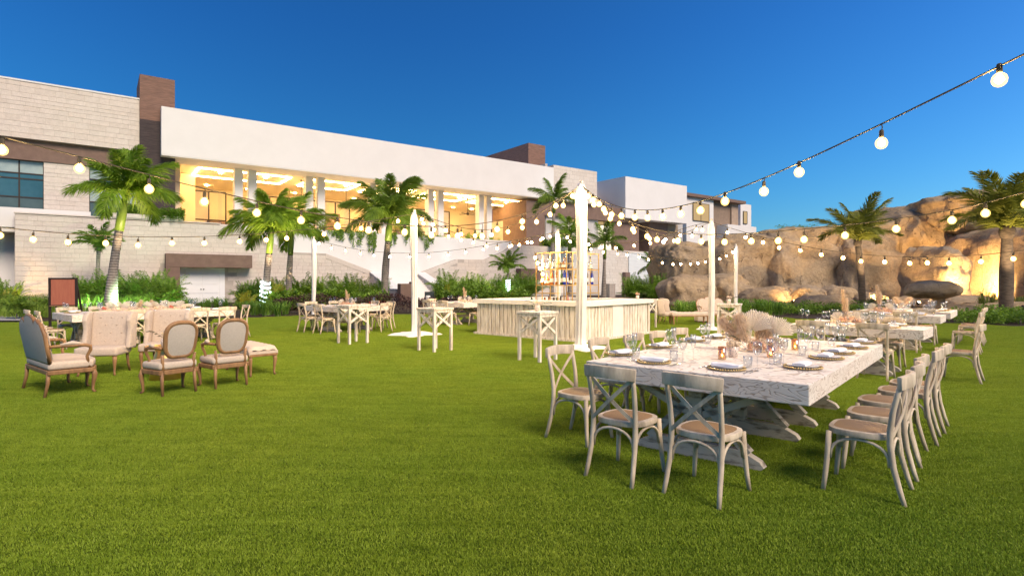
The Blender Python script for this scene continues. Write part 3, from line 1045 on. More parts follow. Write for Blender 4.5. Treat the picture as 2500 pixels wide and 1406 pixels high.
rk(2260, 2475, 722, 28.5, 2.2, 'broad sloping rock shelf under the balanced boulder', 80, -.6, 'ledge_rock', blocky=.7, amp=.15, group=GL)
rk(2325, 2720, 742, 25.5, 1.5, 'long pinkish rock ledge running out at the right', 81, -.5, 'ledge_rock', blocky=.5, amp=.12, group=GL)
rock('balanced_boulder', 'smooth oval boulder balanced on the rock shelf', at_depth(2277, 27, 707), (1.24, .95, .46), 91, 5, .9, .08, .03, cat='boulder')
MB().lathe([(.25, -.5), (.3, .1), (.2, .42)], 8).build('support', m_rock, bpy.data.objects['balanced_boulder'], loc=(.35, .15, -.5))

# ================================================================ palms, shrubs, grasses
m_frond = leafmat('palm_frond', (.33, .49, .05), (.14, .27, .024), .45)
m_frond_d = leafmat('palm_frond_deep', (.27, .40, .055), (.11, .21, .025), .42)
m_frond_y = leafmat('coconut_frond', (.33, .34, .05), (.13, .17, .028), .4)
m_shaft = mat('green_crownshaft', (.17, .26, .035), (.11, .19, .03), .45, 3, stretch=(1, 1, .3), bmp=.1)
def trunk_material():
    m, nt, bs = newmat('ringed_palm_trunk')
    vec = coords(nt, 'Object', (1, 1, 1), 3.0)
    w = N(nt, 'ShaderNodeTexWave', wave_type='BANDS', bands_direction='Z')
    w.inputs['Scale'].default_value = 2.4; w.inputs['Distortion'].default_value = 1.2
    w.inputs['Detail'].default_value = 2; w.inputs['Detail Scale'].default_value = 2
    nt.links.new(vec, w.inputs[0])
    f = noise_n(nt, vec, 6, 5, .7)
    c = ramp(nt, f, [(.3, (.20, .17, .145)), (.65, (.37, .325, .28))])
    r_ = ramp(nt, w.outputs['Fac'], [(.0, (.45, .42, .4)), (.25, (1, 1, 1))])
    nt.links.new(mixc(nt, 1.0, c, r_, 'MULTIPLY'), bs.inputs['Base Color'])
    bs.inputs['Roughness'].default_value = .9
    bump(nt, bs, w.outputs['Fac'], .6, .03)
    return m
m_trunk = trunk_material()
m_trunk_d = mat('rough_brown_trunk', (.20, .15, .105), (.10, .075, .055), .95, 5.0, stretch=(1, 1, 4), bmp=.8, bdist=.03)
def frond_mesh(name, L, droop, n, ll, hang, seed, m, plum=.35, w=.035):
    rng = random.Random(seed)
    b = MB()
    K = 10
    pts, a = [], 0.0
    p = Vector((0, 0, 0))
    tw = rng.uniform(-.12, .12)
    yaw = 0
    for k in range(K + 1):
        pts.append(p.copy())
        a = -droop * (k / K) ** 1.3
        yaw += tw / K
        p = p + Vector((math.cos(a) * math.cos(yaw), math.cos(a) * math.sin(yaw), math.sin(a))) * (L / K)
    b.tube(pts, [.035 * L / 3 * (1 - .85 * k / K) + .004 for k in range(K + 1)], 5)
    for i in range(n):
        s = .10 + .90 * (i + rng.random() * .6) / n
        k = min(int(s * K), K - 1)
        q = pts[k].lerp(pts[k + 1], s * K - k)
        d = (pts[k + 1] - pts[k]).normalized()
        side0 = d.cross(Vector((0, 0, 1))).normalized()
        up = side0.cross(d)
        le = ll * (math.sin(math.pi * min(1, .16 + s * .84)) ** .6 * .85 + .15) * rng.uniform(.85, 1.1)
        for sg in (-1, 1):
            lift = rng.uniform(-plum, plum) + .12
            dr = (d * (.45 + .5 * s) + side0 * sg * .9 + up * lift).normalized()
            side = dr.cross(up if abs(dr.dot(up)) < .9 else d).normalized()
            side = dr.cross(side).normalized() if rng.random() < .25 else side
            mid = q + dr * le * .5 + Vector((0, 0, -hang * le * .18))
            tip = q + dr * le * .9 + Vector((0, 0, -hang * le * .62))
            ww = side * w * .5
            b.add([q - ww * .5, q + ww * .5, mid + ww, mid - ww, tip], [(0, 1, 2, 3), (3, 2, 4)])
    return b.mesh(name, m, fix=False)
FR = {}
def fronds(kind, L, m, n, ll, hang, plum, w):
    if kind not in FR:
        FR[kind] = [frond_mesh('frond', L, dr, n, ll, hang, 40 + i, m, plum, w) for i, dr in enumerate((.75, 1.1, 1.5, 1.9))]
    return FR[kind]
KINDS = {
    'royal': (3.1, m_frond, 130, .84, 1.15, .8, .056),
    'royald': (3.1, m_frond_d, 130, .82, 1.05, .8, .056),
    'coco': (3.5, m_frond_y, 120, .9, .6, .45, .052),
    'small': (1.2, m_frond_d, 40, .36, .7, .4, .045),
}
def palm(label, bpx, bd, by, tpx, tpy, r0, r1, kind, nf, scale, seed, shaft=0.0, group='palms', wind=0.0, wz=0, lights=None, bz=0.0, td=None):
    """trunk foot at pixel column bpx and depth bd, crown at pixel tpx,tpy"""
    rng = random.Random(seed)
    base = at_depth(bpx, bd); base.z = bz
    top = at_depth(tpx, td or bd, tpy)
    P = thing('palm_tree', label, 'palm', base, 0, group)
    rel = top - base
    pts, rr = [], []
    for k in range(13):
        s = k / 12
        x = rel * s
        x.x += -rel.x * .35 * math.sin(math.pi * s) * .6
        pts.append(x)
        rr.append((r0 + (r1 - r0) * s ** .8) * (1 + .10 * math.sin(s * 6 + seed)) * (1.25 if k == 0 else 1))
    MB().tube(pts, rr, 14).build('trunk', m_trunk if kind != 'coco' else m_trunk_d, P, smooth='all')
    d = (pts[-1] - pts[-2]).normalized()
    ct = rel
    if shaft:
        MB().tube([rel - d * .02, rel + d * shaft * .5, rel + d * shaft], [r1 * 1.15, r1 * 1.2, r1 * .55], 12).build('crownshaft', m_shaft, P, smooth='all')
        ct = rel + d * shaft
    else:
        MB().ball(rel, r1 * 1.5, 10, 8, 1.3).build('crown_heart', m_trunk_d, P, smooth='all')
    F = fronds(kind, *KINDS[kind])
    for i in range(nf):
        s = (i + .5) / nf
        az = i * 2.39996 + rng.uniform(-.25, .25)
        pitch = R(*((86 - 80 * s ** 1.1,) if kind[:5] == 'royal' else (88 - 50 * s,) if kind == 'coco' else (82 - 62 * s,))) + rng.uniform(-.12, .12)
        v = F[min(3, int(s * 2.4 + rng.random() * 1.1))]
        az = az + wind * math.sin(az - wz)
        o = obj('frond', v, P, ct + Vector((math.cos(az), math.sin(az), 0)) * r1 * .4, (0, -pitch, az), (scale * rng.uniform(.85, 1.1),) * 3)
    return P
G1 = 'palms planted along the garden wall'
palm('tall palm with thick ringed trunk leaning in front of the limestone wall', 270, 27.5, 0, 291, 562, .30, .17, 'royal', 16, .88, 1, 1.75, G1, wind=-.55, wz=-.3)
palm('palm whose trunk foot is wrapped in glowing white light bands', 648, 32, 0, 657, 618, .27, .15, 'royal', 15, .86, 2, 1.5, G1, wind=-.2, wz=2.8)
palm('palm with its pale trunk lit warm from below, beside the light wrapped one', 704, 34.5, 0, 709, 622, .24, .14, 'royal', 15, .86, 3, 1.4, G1, wind=-.2, wz=.2)
palm('tall palm standing in front of the sloping white stair wall', 938, 36, 0, 947, 588, .27, .18, 'royald', 19, 1.05, 4, 1.5, G1)
palm('palm reaching above the terrace beside the tallest white post', 1347, 56, 0, 1352, 520, .25, .15, 'royald', 10, .85, 5, 1.3, G1)
palm('palm seen just right of the gold bar shelf top', 1474, 46, 0, 1476, 632, .22, .12, 'royald', 10, .66, 6, 1.2, G1)
palm('palm rising behind the centre of the gold bar shelf', 1391, 44, 0, 1391, 612, .22, .13, 'royal', 10, .66, 16, 1.2, G1)
palm('small palm lit from below against the pale block wall', 1597, 50, 0, 1598, 668, .17, .1, 'royald', 10, .55, 7, .6, G1)
G2 = 'young palms in the planting'
palm('young slender palm against the limestone wall beside the thick palm trunk', 236, 36, 0, 241, 612, .13, .10, 'small', 15, 1.35, 8, .3, G2)
palm('young palm with a white glowing foot behind the left end of the bar', 1240, 44, 0, 1240, 660, .11, .08, 'small', 16, 1.35, 9, .25, G2)
G3 = 'coconut palms by the rocks'
palm('shorter coconut palm before the rocks with a lit edge on its trunk', 2106, 29, 0, 2094, 592, .20, .13, 'coco', 17, .72, 10, 0, G3)
palm('taller coconut palm at the right edge beside the amber hollow', 2456, 24.5, 0, 2459, 566, .29, .2, 'coco', 18, .88, 11, 0, G3)

# shrubs
m_shrub = leafmat('areca_leaf', (.26, .42, .045), (.075, .18, .02), .4)
m_shrub2 = leafmat('shrub_leaf', (.22, .36, .035), (.06, .15, .016), .35)
m_gold_leaf = leafmat('golden_leaf', (.38, .36, .03), (.16, .20, .02), .3)
m_strap = leafmat('strap_leaf', (.18, .34, .035), (.05, .14, .018), .3)
m_purple = leafmat('purple_leaf', (.10, .05, .045), (.03, .018, .018), .15)
m_reed = leafmat('reed_leaf', (.19, .25, .045), (.07, .12, .02), .3)
def areca_mesh(seed, m=m_shrub, n=26, H=1.5):
    rng = random.Random(seed)
    b = MB()
    for i in range(n):
        az = rng.uniform(0, 6.283)
        tilt = rng.uniform(.15, 1.15)
        L = H * rng.uniform(.6, 1.1)
        p = Vector((rng.uniform(-.3, .3), rng.uniform(-.3, .3), rng.uniform(0, .3)))
        e = math.pi / 2 - tilt * .5
        K = 7
        pts = [p.copy()]
        for k in range(K):
            a = e - tilt * (k / K) ** 1.2 * 1.4
            p = p + Vector((math.cos(a) * math.cos(az), math.cos(a) * math.sin(az), math.sin(a))) * L / K
            pts.append(p.copy())
        b.tube(pts, [.012 * (1 - .8 * k / K) for k in range(K + 1)], 4)
        for j in range(17):
            s = .25 + .75 * j / 17
            k = min(int(s * K), K - 1)
            q = pts[k].lerp(pts[k + 1], s * K - k)
            d = (pts[k + 1] - pts[k]).normalized()
            sd = d.cross(Vector((0, 0, 1)))
            sd = sd.normalized() if sd.length > .01 else Vector((1, 0, 0))
            up = sd.cross(d)
            le = L * .30 * (1.1 - .6 * s)
            for sg in (-1, 1):
                dr = (d * .6 + sd * sg + up * rng.uniform(-.05, .45)).normalized()
                w = dr.cross(up).normalized() * .025
                mid = q + dr * le * .55
                tip = q + dr * le + Vector((0, 0, -.3 * le))
                b.add([q, mid + w, tip, mid - w], [(0, 1, 2, 3)])
    return b.mesh('foliage', m, fix=False)
def strap_mesh(seed, m, n=70, H=.6, sp=.9, w=.012):
    rng = random.Random(seed)
    b = MB()
    for i in range(n):
        az = rng.uniform(0, 6.283)
        L = H * rng.uniform(.7, 1.2)
        out = L * sp * rng.uniform(.2, 1)
        p = Vector((rng.gauss(0, .07), rng.gauss(0, .07), 0))
        dv = Vector((math.cos(az), math.sin(az), 0))
        s = Vector((-math.sin(az), math.cos(az), 0)) * w
        q1 = p + dv * out * .35 + Vector((0, 0, L * .7))
        q2 = p + dv * out * .8 + Vector((0, 0, L * .88))
        q3 = p + dv * out * 1.15 + Vector((0, 0, L * .62))
        b.add([p - s * .6, p + s * .6, q1 + s, q1 - s, q2 + s * .8, q2 - s * .8, q3], [(0, 1, 2, 3), (3, 2, 4, 5), (5, 4, 6)])
    return b.mesh('foliage', m, fix=False)
def leafcloud(seed, m, n, size, leaf=.06, shape=None):
    """broad leaves on short twigs filling an uneven volume"""
    rng = random.Random(seed)
    b = MB()
    sx, sy, sz = size
    for i in range(n):
        p = Vector((rng.uniform(-1, 1) * sx, rng.uniform(-1, 1) * sy, rng.random() ** .7 * sz))
        p.z *= .72 + .28 * math.sin(p.x * 2.3 + seed) * math.cos(p.y * 3 + seed) + rng.uniform(-.05, .12)
        a, t = rng.uniform(0, 6.283), rng.uniform(-.5, 1.0)
        d = Vector((math.cos(a) * math.cos(t), math.sin(a) * math.cos(t), math.sin(t)))
        s = d.cross(Vector((rng.uniform(-1, 1), rng.uniform(-1, 1), 1))).normalized()
        le = leaf * rng.uniform(.6, 1.4)
        b.add([p, p + d * le * .5 + s * le * .3, p + d * le, p + d * le * .5 - s * le * .3], [(0, 1, 2, 3)])
    return b.mesh('foliage', m, fix=False)
ARECA = [areca_mesh(100 + i) for i in range(4)]
ARECAG = [areca_mesh(120 + i, m_gold_leaf, 20) for i in range(2)]
STRAP = [strap_mesh(140 + i, m_strap) for i in range(3)]
BUSH = [leafcloud(160 + i, m_shrub2, 1500, (.6, .55, 1.0), .15) for i in range(3)]
LOWB = [leafcloud(170 + i, m_shrub2, 900, (.7, .5, .55), .08) for i in range(3)]
def plant(name, label, me, px, d, scale, seed, group, z=0.0, cat='plant', y=None):
    p = at_depth(px, d); p.z = z
    rng = random.Random(seed)
    P = thing(name, label, cat, p, rng.uniform(0, 6.28), group)
    o = obj('foliage', me, P)
    o.scale = (scale,) * 3 if isinstance(scale, (int, float)) else scale
    MB().tube([(0, 0, -.1), (.01, 0, .25)], [.05 * (scale if isinstance(scale, (int, float)) else 1), .02], 5).build('stem', m_trunk, P)
    return P
rng = random.Random(77)
k = 0
ORD = 'first second third fourth fifth sixth seventh eighth ninth tenth eleventh twelfth thirteenth fourteenth fifteenth sixteenth seventeenth eighteenth nineteenth twentieth twenty-first twenty-second'.split()
def row(name, lab, meshes, x0, x1, n, d0, d1, s0, s1, group, z=0.0):
    global k
    for i in range(n):
        f = (i + rng.uniform(.2, .8)) / n
        k += 1
        plant(name, f'{lab}, {ORD[i]} from the left', meshes[k % len(meshes)], x0 + (x1 - x0) * f, d0 + (d1 - d0) * rng.random(), rng.uniform(s0, s1), k, group, z)
row('areca_shrub', 'feathery shrub between the thick palm and the brown portal', ARECA, 178, 425, 13, 33, 38.5, 1.1, 1.4, 'shrubs left of the brown portal')
row('areca_shrub', 'feathery shrub in the bed right of the double door', ARECA, 586, 700, 7, 35, 40, .95, 1.2, 'shrubs right of the double door')
row('areca_shrub', 'feathery shrub in the bed left of the garden stair', ARECA, 700, 935, 12, 36, 43, 1.0, 1.3, 'shrubs left of the garden stair')
row('areca_shrub', 'feathery shrub in the bed between stair and bar', ARECA, 1070, 1300, 15, 40, 50, 1.05, 1.5, 'shrubs between stair and bar')
row('areca_shrub', 'feathery shrub below the pale wall right of the bar', ARECA, 1530, 1640, 7, 40, 46, 1.0, 1.4, 'shrubs right of the bar')
row('areca_shrub', 'dark feathery shrub before the recessed wall', ARECA, -30, 40, 3, 33, 36, .9, 1.2, 'shrubs at the left edge')
row('broadleaf_shrub', 'rounded broadleaf shrub below the limestone wall', BUSH, 185, 420, 8, 31, 34, .9, 1.3, 'broadleaf shrubs below the limestone wall')
row('broadleaf_shrub', 'rounded broadleaf shrub behind the purple hedge', BUSH, 590, 930, 11, 31.5, 35, .9, 1.3, 'broadleaf shrubs behind the purple hedge')
row('broadleaf_shrub', 'rounded broadleaf shrub between stair and bar', BUSH, 1080, 1290, 7, 37, 41, 1.0, 1.4, 'broadleaf shrubs between stair and bar')
plant('golden_shrub', 'yellow leaved shrub glowing between the two lit palm trunks', ARECAG[0], 680, 33, .95, 5, None, z=.25)
plant('golden_shrub', 'small yellow leaved shrub right of the portal stone pier', ARECAG[1], 596, 31, .7, 6, None)
plant('golden_shrub', 'yellow green shrub lit beside the stair flank wall', ARECAG[0], 1088, 40, .8, 7, None)
plant('golden_shrub', 'low yellow shrub lit at the foot of the limestone wall corner', ARECAG[1], 22, 33, .7, 8, None)
row('strap_plant', 'clump of bright strap leaves below the lit palms', STRAP, 590, 700, 9, 25.8, 28.5, .9, 1.2, 'strap leaf clumps by the lit palms')
row('strap_plant', 'clump of strap leaves before the brown portal', STRAP, 330, 560, 12, 29, 33, .9, 1.3, 'strap leaf clumps before the portal')
row('strap_plant', 'clump of strap leaves along the rock kerb', STRAP, 1650, 1905, 16, 26.4, 29.5, .9, 1.35, 'strap leaf clumps along the rocks')
row('low_shrub', 'low green shrub in the border below the rocks', LOWB, 1650, 2150, 22, 27, 29.6, .8, 1.15, 'low shrubs below the rocks')
row('low_shrub', 'low dark shrub in the border before the pinkish ledge', LOWB, 2350, 2520, 9, 21.6, 24.0, .9, 1.25, 'low shrubs at the right edge')
row('reed_tuft', 'tuft of upright lit reeds by the taller coconut palm', [strap_mesh(300, m_reed, 80, 1.0, .25, .01), strap_mesh(301, m_reed, 80, 1.0, .25, .01)], 2395, 2520, 8, 26, 27.5, .8, 1.1, 'reeds by the taller coconut palm')
row('reed_tuft', 'tuft of upright lit reeds at the foot of the rock cleft', [strap_mesh(302, m_reed, 80, 1.0, .3, .01)], 2120, 2168, 3, 29, 30, .7, .95, 'reeds by the rock cleft')
row('cliff_bush', 'sparse bush growing on top of the pale rock dome', [leafcloud(180, m_shrub2, 260, (.8, .5, .55), .12)], 1905, 1985, 3, 40, 41, .8, 1.0, 'bushes on the rocks', 5.2)
row('planter_bush', 'leafy bush spilling over the planter trough', BUSH, 283, 440, 7, 41.0, 42.5, .7, 1.0, 'bushes in the planter trough', 6.15)
plant('planter_bush', 'tall leafy bush in front of the second wing window', BUSH[0], 300, 44, 1.7, 3, None, 6.1)
row('terrace_plant', 'small palm like plant on the terrace ledge', ARECA, 560, 800, 6, 50, 54, .6, .9, 'plants on the terrace ledge', 5.9)
row('terrace_plant', 'small potted plant on the right terrace ledge', ARECA, 1060, 1240, 6, 62, 68, .5, .8, 'plants on the right terrace ledge', 5.9)
row('terrace_plant', 'shrub on the upper ledge near the brown end block', BUSH, 1330, 1440, 5, 62, 66, 1.0, 1.5, 'shrubs on the upper ledge', 5.4)
# fern-like cycad at the far left lawn edge
plant('cycad', 'low cycad with stiff dark fronds at the lawn corner left of the settee', areca_mesh(200, m_frond_d, 26, .9), 40, 24.0, 1.1, 3, None)
plant('cycad', 'stiff dark green cycad in the tall grass behind the wooden board', areca_mesh(201, m_frond_d, 22, .9), 140, 27, 1.2, 4, None)
# red flowering plant
plant('red_bloom', 'small plant with red blooms by the stair palm foot', leafcloud(190, mat('red_bloom', (.55, .06, .03), (.3, .03, .02), .6, 8), 200, (.5, .3, .35), .1), 922, 31.0, 1.0, 2, None, .25)
# clipped purple hedge
hm = MB()
rngh = random.Random(9)
def hedge(label, pts, w, h, n, name='purple_hedge', m=m_purple):
    b = MB()
    L = sum((Vector(q) - Vector(p)).length for p, q in zip(pts, pts[1:]))
    for p, q in zip(pts, pts[1:]):
        p, q = Vector(p), Vector(q)
        d = (q - p)
        s_ = Vector((-d.y, d.x, 0)).normalized()
        cnt = int(n * d.length / L)
        for i in range(cnt):
            c = p + d * rngh.random() + s_ * rngh.uniform(-w, w)
            hh = h * (.86 + .14 * math.sin(c.x * 1.7) + rngh.uniform(-.04, .08))
            c.z = hh * rngh.random() ** .55
            a, t = rngh.uniform(0, 6.283), rngh.uniform(-.4, 1.1)
            dv = Vector((math.cos(a) * math.cos(t), math.sin(a) * math.cos(t), math.sin(t)))
            s = dv.cross(Vector((rngh.uniform(-1, 1), rngh.uniform(-1, 1), 1))).normalized()
            le = rngh.uniform(.05, .12)
            b.add([c, c + dv * le * .5 + s * le * .32, c + dv * le, c + dv * le * .5 - s * le * .32], [(0, 1, 2, 3)])
    P = thing(name, label, 'hedge')
    b.build('foliage', m, P, fix=False)
    tw = MB()
    for p, q in zip(pts, pts[1:]):
        p, q = Vector(p), Vector(q)
        for i in range(int((q - p).length / .5)):
            c = p.lerp(q, rngh.random())
            tw.tube([c, c + Vector((rngh.uniform(-.1, .1), 0, h * .7))], .012, 4)
    tw.build('twigs', m_trunk, P)
hedge('low clipped purple hedge along the lawn edge left of the stair', [at_depth(668, 28.2), at_depth(800, 29.2), at_depth(925, 29.5), at_depth(1062, 29.5)], .55, .95, 7000)
hedge('short clipped purple hedge at the foot of the right stair flank', [at_depth(1075, 30), at_depth(1160, 31)], .45, .8, 1800)
# ornamental grass mass at the left
b = MB()
rg = random.Random(31)
for i in range(7000):
    px, d = rg.uniform(-60, 370), rg.uniform(25.0, 33.0)
    if px > 255 and d < 29.0: continue
    p = at_depth(px, d)
    L = rg.uniform(.5, 1.0) * (1.25 if d > 28 else .9)
    a = rg.gauss(.3, .9)
    dv = Vector((math.cos(a), math.sin(a), 0))
    s = Vector((-dv.y, dv.x, 0)) * .011
    o1 = rg.uniform(.2, .7) * L
    b.add([p - s, p + s, p + dv * o1 * .3 + Vector((0, 0, L * .65)) + s * .8, p + dv * o1 * .3 + Vector((0, 0, L * .65)) - s * .8, p + dv * o1 + Vector((0, 0, L * .85))], [(0, 1, 2, 3), (3, 2, 4)])
tag(b.build('ornamental_grass', leafmat('fountain_grass_blade', (.30, .42, .06), (.11, .20, .025), .35), fix=False), 'drift of soft ornamental grass filling the bed left of the portal', 'grass', kind='stuff')
# hanging vines on the white parapet
def vine(label, px, v, drop, seed):
    rng = random.Random(seed)
    t = tx(px, v)
    top = bl(t, v, 6.02)
    P = thing('hanging_vine', label, 'vine', top, BA, 'vines hanging from the parapet')
    b, st = MB(), MB()
    for i in range(7):
        x = rng.uniform(-.7, .7)
        L = drop * rng.uniform(.35, 1.0) * (1 - abs(x) * .5)
        st.tube([(x, .3, .1), (x, -.08, .05), (x + .05, -.1, -L)], .012, 4)
        for j in range(int(16 + L * 34)):
            s = rng.random() ** 1.3
            c = Vector((x + rng.gauss(0, .13 * (1.2 - s)), -.1 + rng.uniform(-.12, .03), .15 - s * (L + .15)))
            a = rng.uniform(0, 6.28)
            le = rng.uniform(.09, .17)
            dv = Vector((math.cos(a), -.5, math.sin(a) - .4)).normalized()
            s2 = dv.cross(Vector((0, 1, .2))).normalized() * le * .38
            b.add([c, c + dv * le * .5 + s2, c + dv * le, c + dv * le * .5 - s2], [(0, 1, 2, 3)])
    b.build('foliage', m_shrub2, P, fix=False)
    st.build('stem', m_trunk, P)
for i, (px, dr, lab) in enumerate(((815, .7, 'short vine trailing over the white parapet, first from the stair palm side post'), (839, 1.3, 'vine trailing over the white parapet above the lower bulb strand'),
                  (868, 1.6, 'slim long vine on the white parapet left of the widest one'), (907, 2.0, 'widest and longest vine on the white parapet left of the stair palm'),
                  (950, 1.4, 'vine on the parapet just right of the stair palm trunk'), (1003, 1.3, 'vine on the parapet partly hidden by the white post'), (1040, 1.5, 'last vine on the parapet right of the white post'))):
    vine(lab, px, .5, dr, 50 + i)

# ================================================================ garden uplights (built as fixtures with their own lamp)
def uplight(label, p, target, col, energy, size=R(60), blend=.6, group='garden uplights'):
    o = thing('uplight', label, 'light', p, 0, group)
    p, target = Vector(p), Vector(target)
    d = (target - p).normalized()
    q = d.to_track_quat('Z', 'Y').to_euler()
    h = MB().lathe([(.05, -.02), (.075, 0), (.075, .16), (.065, .16), (.065, .13)], 12).build('housing', m_frame, o)
    h.rotation_euler = q; h.location = (0, 0, .08)
    le = MB().lathe([(.06, .132), (.06, .138)], 12).build('lens', emat('lens', col, 25.0), o)
    le.rotation_euler = q; le.location = (0, 0, .08)
    l = bpy.data.lights.new('uplight_lamp', 'SPOT')
    l.energy = energy; l.color = col; l.spot_size = size; l.spot_blend = blend; l.shadow_soft_size = .06
    lo = bpy.data.objects.new('uplight_lamp', l)
    COL.objects.link(lo); lo.parent = o
    lo.location = Vector((0, 0, .08)) + d * .18
    lo.rotation_euler = (-d).to_track_quat('Z', 'Y').to_euler()
    return o
WARM, AMB, COOL, GRN = (1.0, .72, .42), (1.0, .60, .24), (.70, .95, 1.0), (.55, 1.0, .55)
uplight('uplight throwing amber light into the rock hollow', at_depth(2400, 31, 735) , at_depth(2405, 36.5, 640), AMB, 1700, R(115), .8)
uplight('uplight aimed at the rock brow over the hollow', at_depth(2330, 30, 725), at_depth(2390, 35, 560), AMB, 900, R(80), .8)
uplight('uplight inside the small cave beside the rock pillar', at_depth(2255, 33.4, 715), at_depth(2300, 38, 640), AMB, 1100, R(90), .8)
uplight('uplight behind the balanced boulder', at_depth(2240, 28.3, 745), at_depth(2275, 27.3, 712), AMB, 160, R(90), .8)
uplight('uplight at the foot of the tan rock face', at_depth(2150, 31, 742), at_depth(2140, 35, 640), AMB, 1100, R(95), .8)
uplight('uplight below the coconut palm trunk', at_depth(2135, 27.6, 750), at_depth(2098, 29, 570), WARM, 520, R(45), .7)
uplight('uplight grazing the left rock dome', at_depth(1935, 32, 742), at_depth(1930, 36, 650), AMB, 420, R(90), .8)
uplight('uplight below the warm lit palm trunk', at_depth(706, 33.5, 745), at_depth(707, 34.5, 560), WARM, 700, R(45), .7)
uplight('uplight in the lit grass beside the thick palm', at_depth(300, 26.8, 752), at_depth(345, 31, 700), GRN, 480, R(110), .8)
uplight('uplight in the lit grass before the wooden board', at_depth(205, 26.8, 752), at_depth(240, 31, 700), GRN, 420, R(110), .8)
uplight('uplight washing the limestone wall corner', at_depth(48, 34.5, 745), at_depth(52, 37.5, 690), AMB, 160, R(70), .8)
uplight('uplight below the thick leaning palm', at_depth(345, 26.0, 755), at_depth(312, 28, 440), WARM, 1300, R(44), .8)
uplight('uplight beneath the pair of palms', at_depth(676, 29.5, 752), at_depth(680, 33.5, 480), WARM, 1700, R(44), .8)
uplight('cool uplight in the shrubs left of the bar', at_depth(1222, 43, 738), at_depth(1236, 60, 620), COOL, 900, R(95), .8)
uplight('warm uplight in the shrubs right of the stair', at_depth(1150, 42, 738), at_depth(1200, 58, 640), WARM, 800, R(100), .8)
uplight('cool uplight washing the pale wall right of the bar', at_depth(1545, 50, 735), at_depth(1560, 62, 640), COOL, 1500, R(95), .8)
uplight('cool uplight below the small palm at the pale wall', at_depth(1602, 49, 735), at_depth(1600, 60, 640), COOL, 1200, R(90), .8)
uplight('uplight beneath the stair palm', at_depth(985, 33.5, 748), at_depth(950, 36, 460), WARM, 1800, R(42), .8)
uplight('uplight in the reeds by the taller coconut palm', at_depth(2500, 22.6, 760), at_depth(2462, 24.8, 520), WARM, 700, R(45), .8)
# light bands round the wrapped trunk and a glowing sleeve at the young palm foot
m_band = emat('band_light', (.72, .96, 1.0), 3.5)
LB = thing('light_wrap', 'glowing white light bands wound round a palm foot', 'light', at_depth(648, 32))
for k in range(6):
    z = .30 + k * .25
    r_ = .315 - .012 * k
    o = MB().lathe([(r_, -.05), (r_ + .012, -.045), (r_ + .012, .045), (r_, .05)], 24, cap=False).build('light_band', m_band, LB, smooth='all')
    o.location = (-.012 * k * 0, 0, z); o.rotation_euler = (R(6), R(13), 0)
LS = thing('light_wrap', 'cool glowing light sleeve round the young palm foot behind the bar', 'light', at_depth(1240, 44))
for k in range(9):
    z = .35 + k * .17
    MB().tube([(.15 * math.cos(a), .15 * math.sin(a), z + .02 * math.cos(a)) for a in [j * math.pi / 8 for j in range(16)]], .04, 6, closed=True).build('light_band', m_band, LS)

# ================================================================ furniture
TA = R(49.5)                                    # the tables all stand on this axis
E1 = Vector((math.cos(TA), math.sin(TA), 0))    # along
E2 = Vector((-math.sin(TA), math.cos(TA), 0))   # across

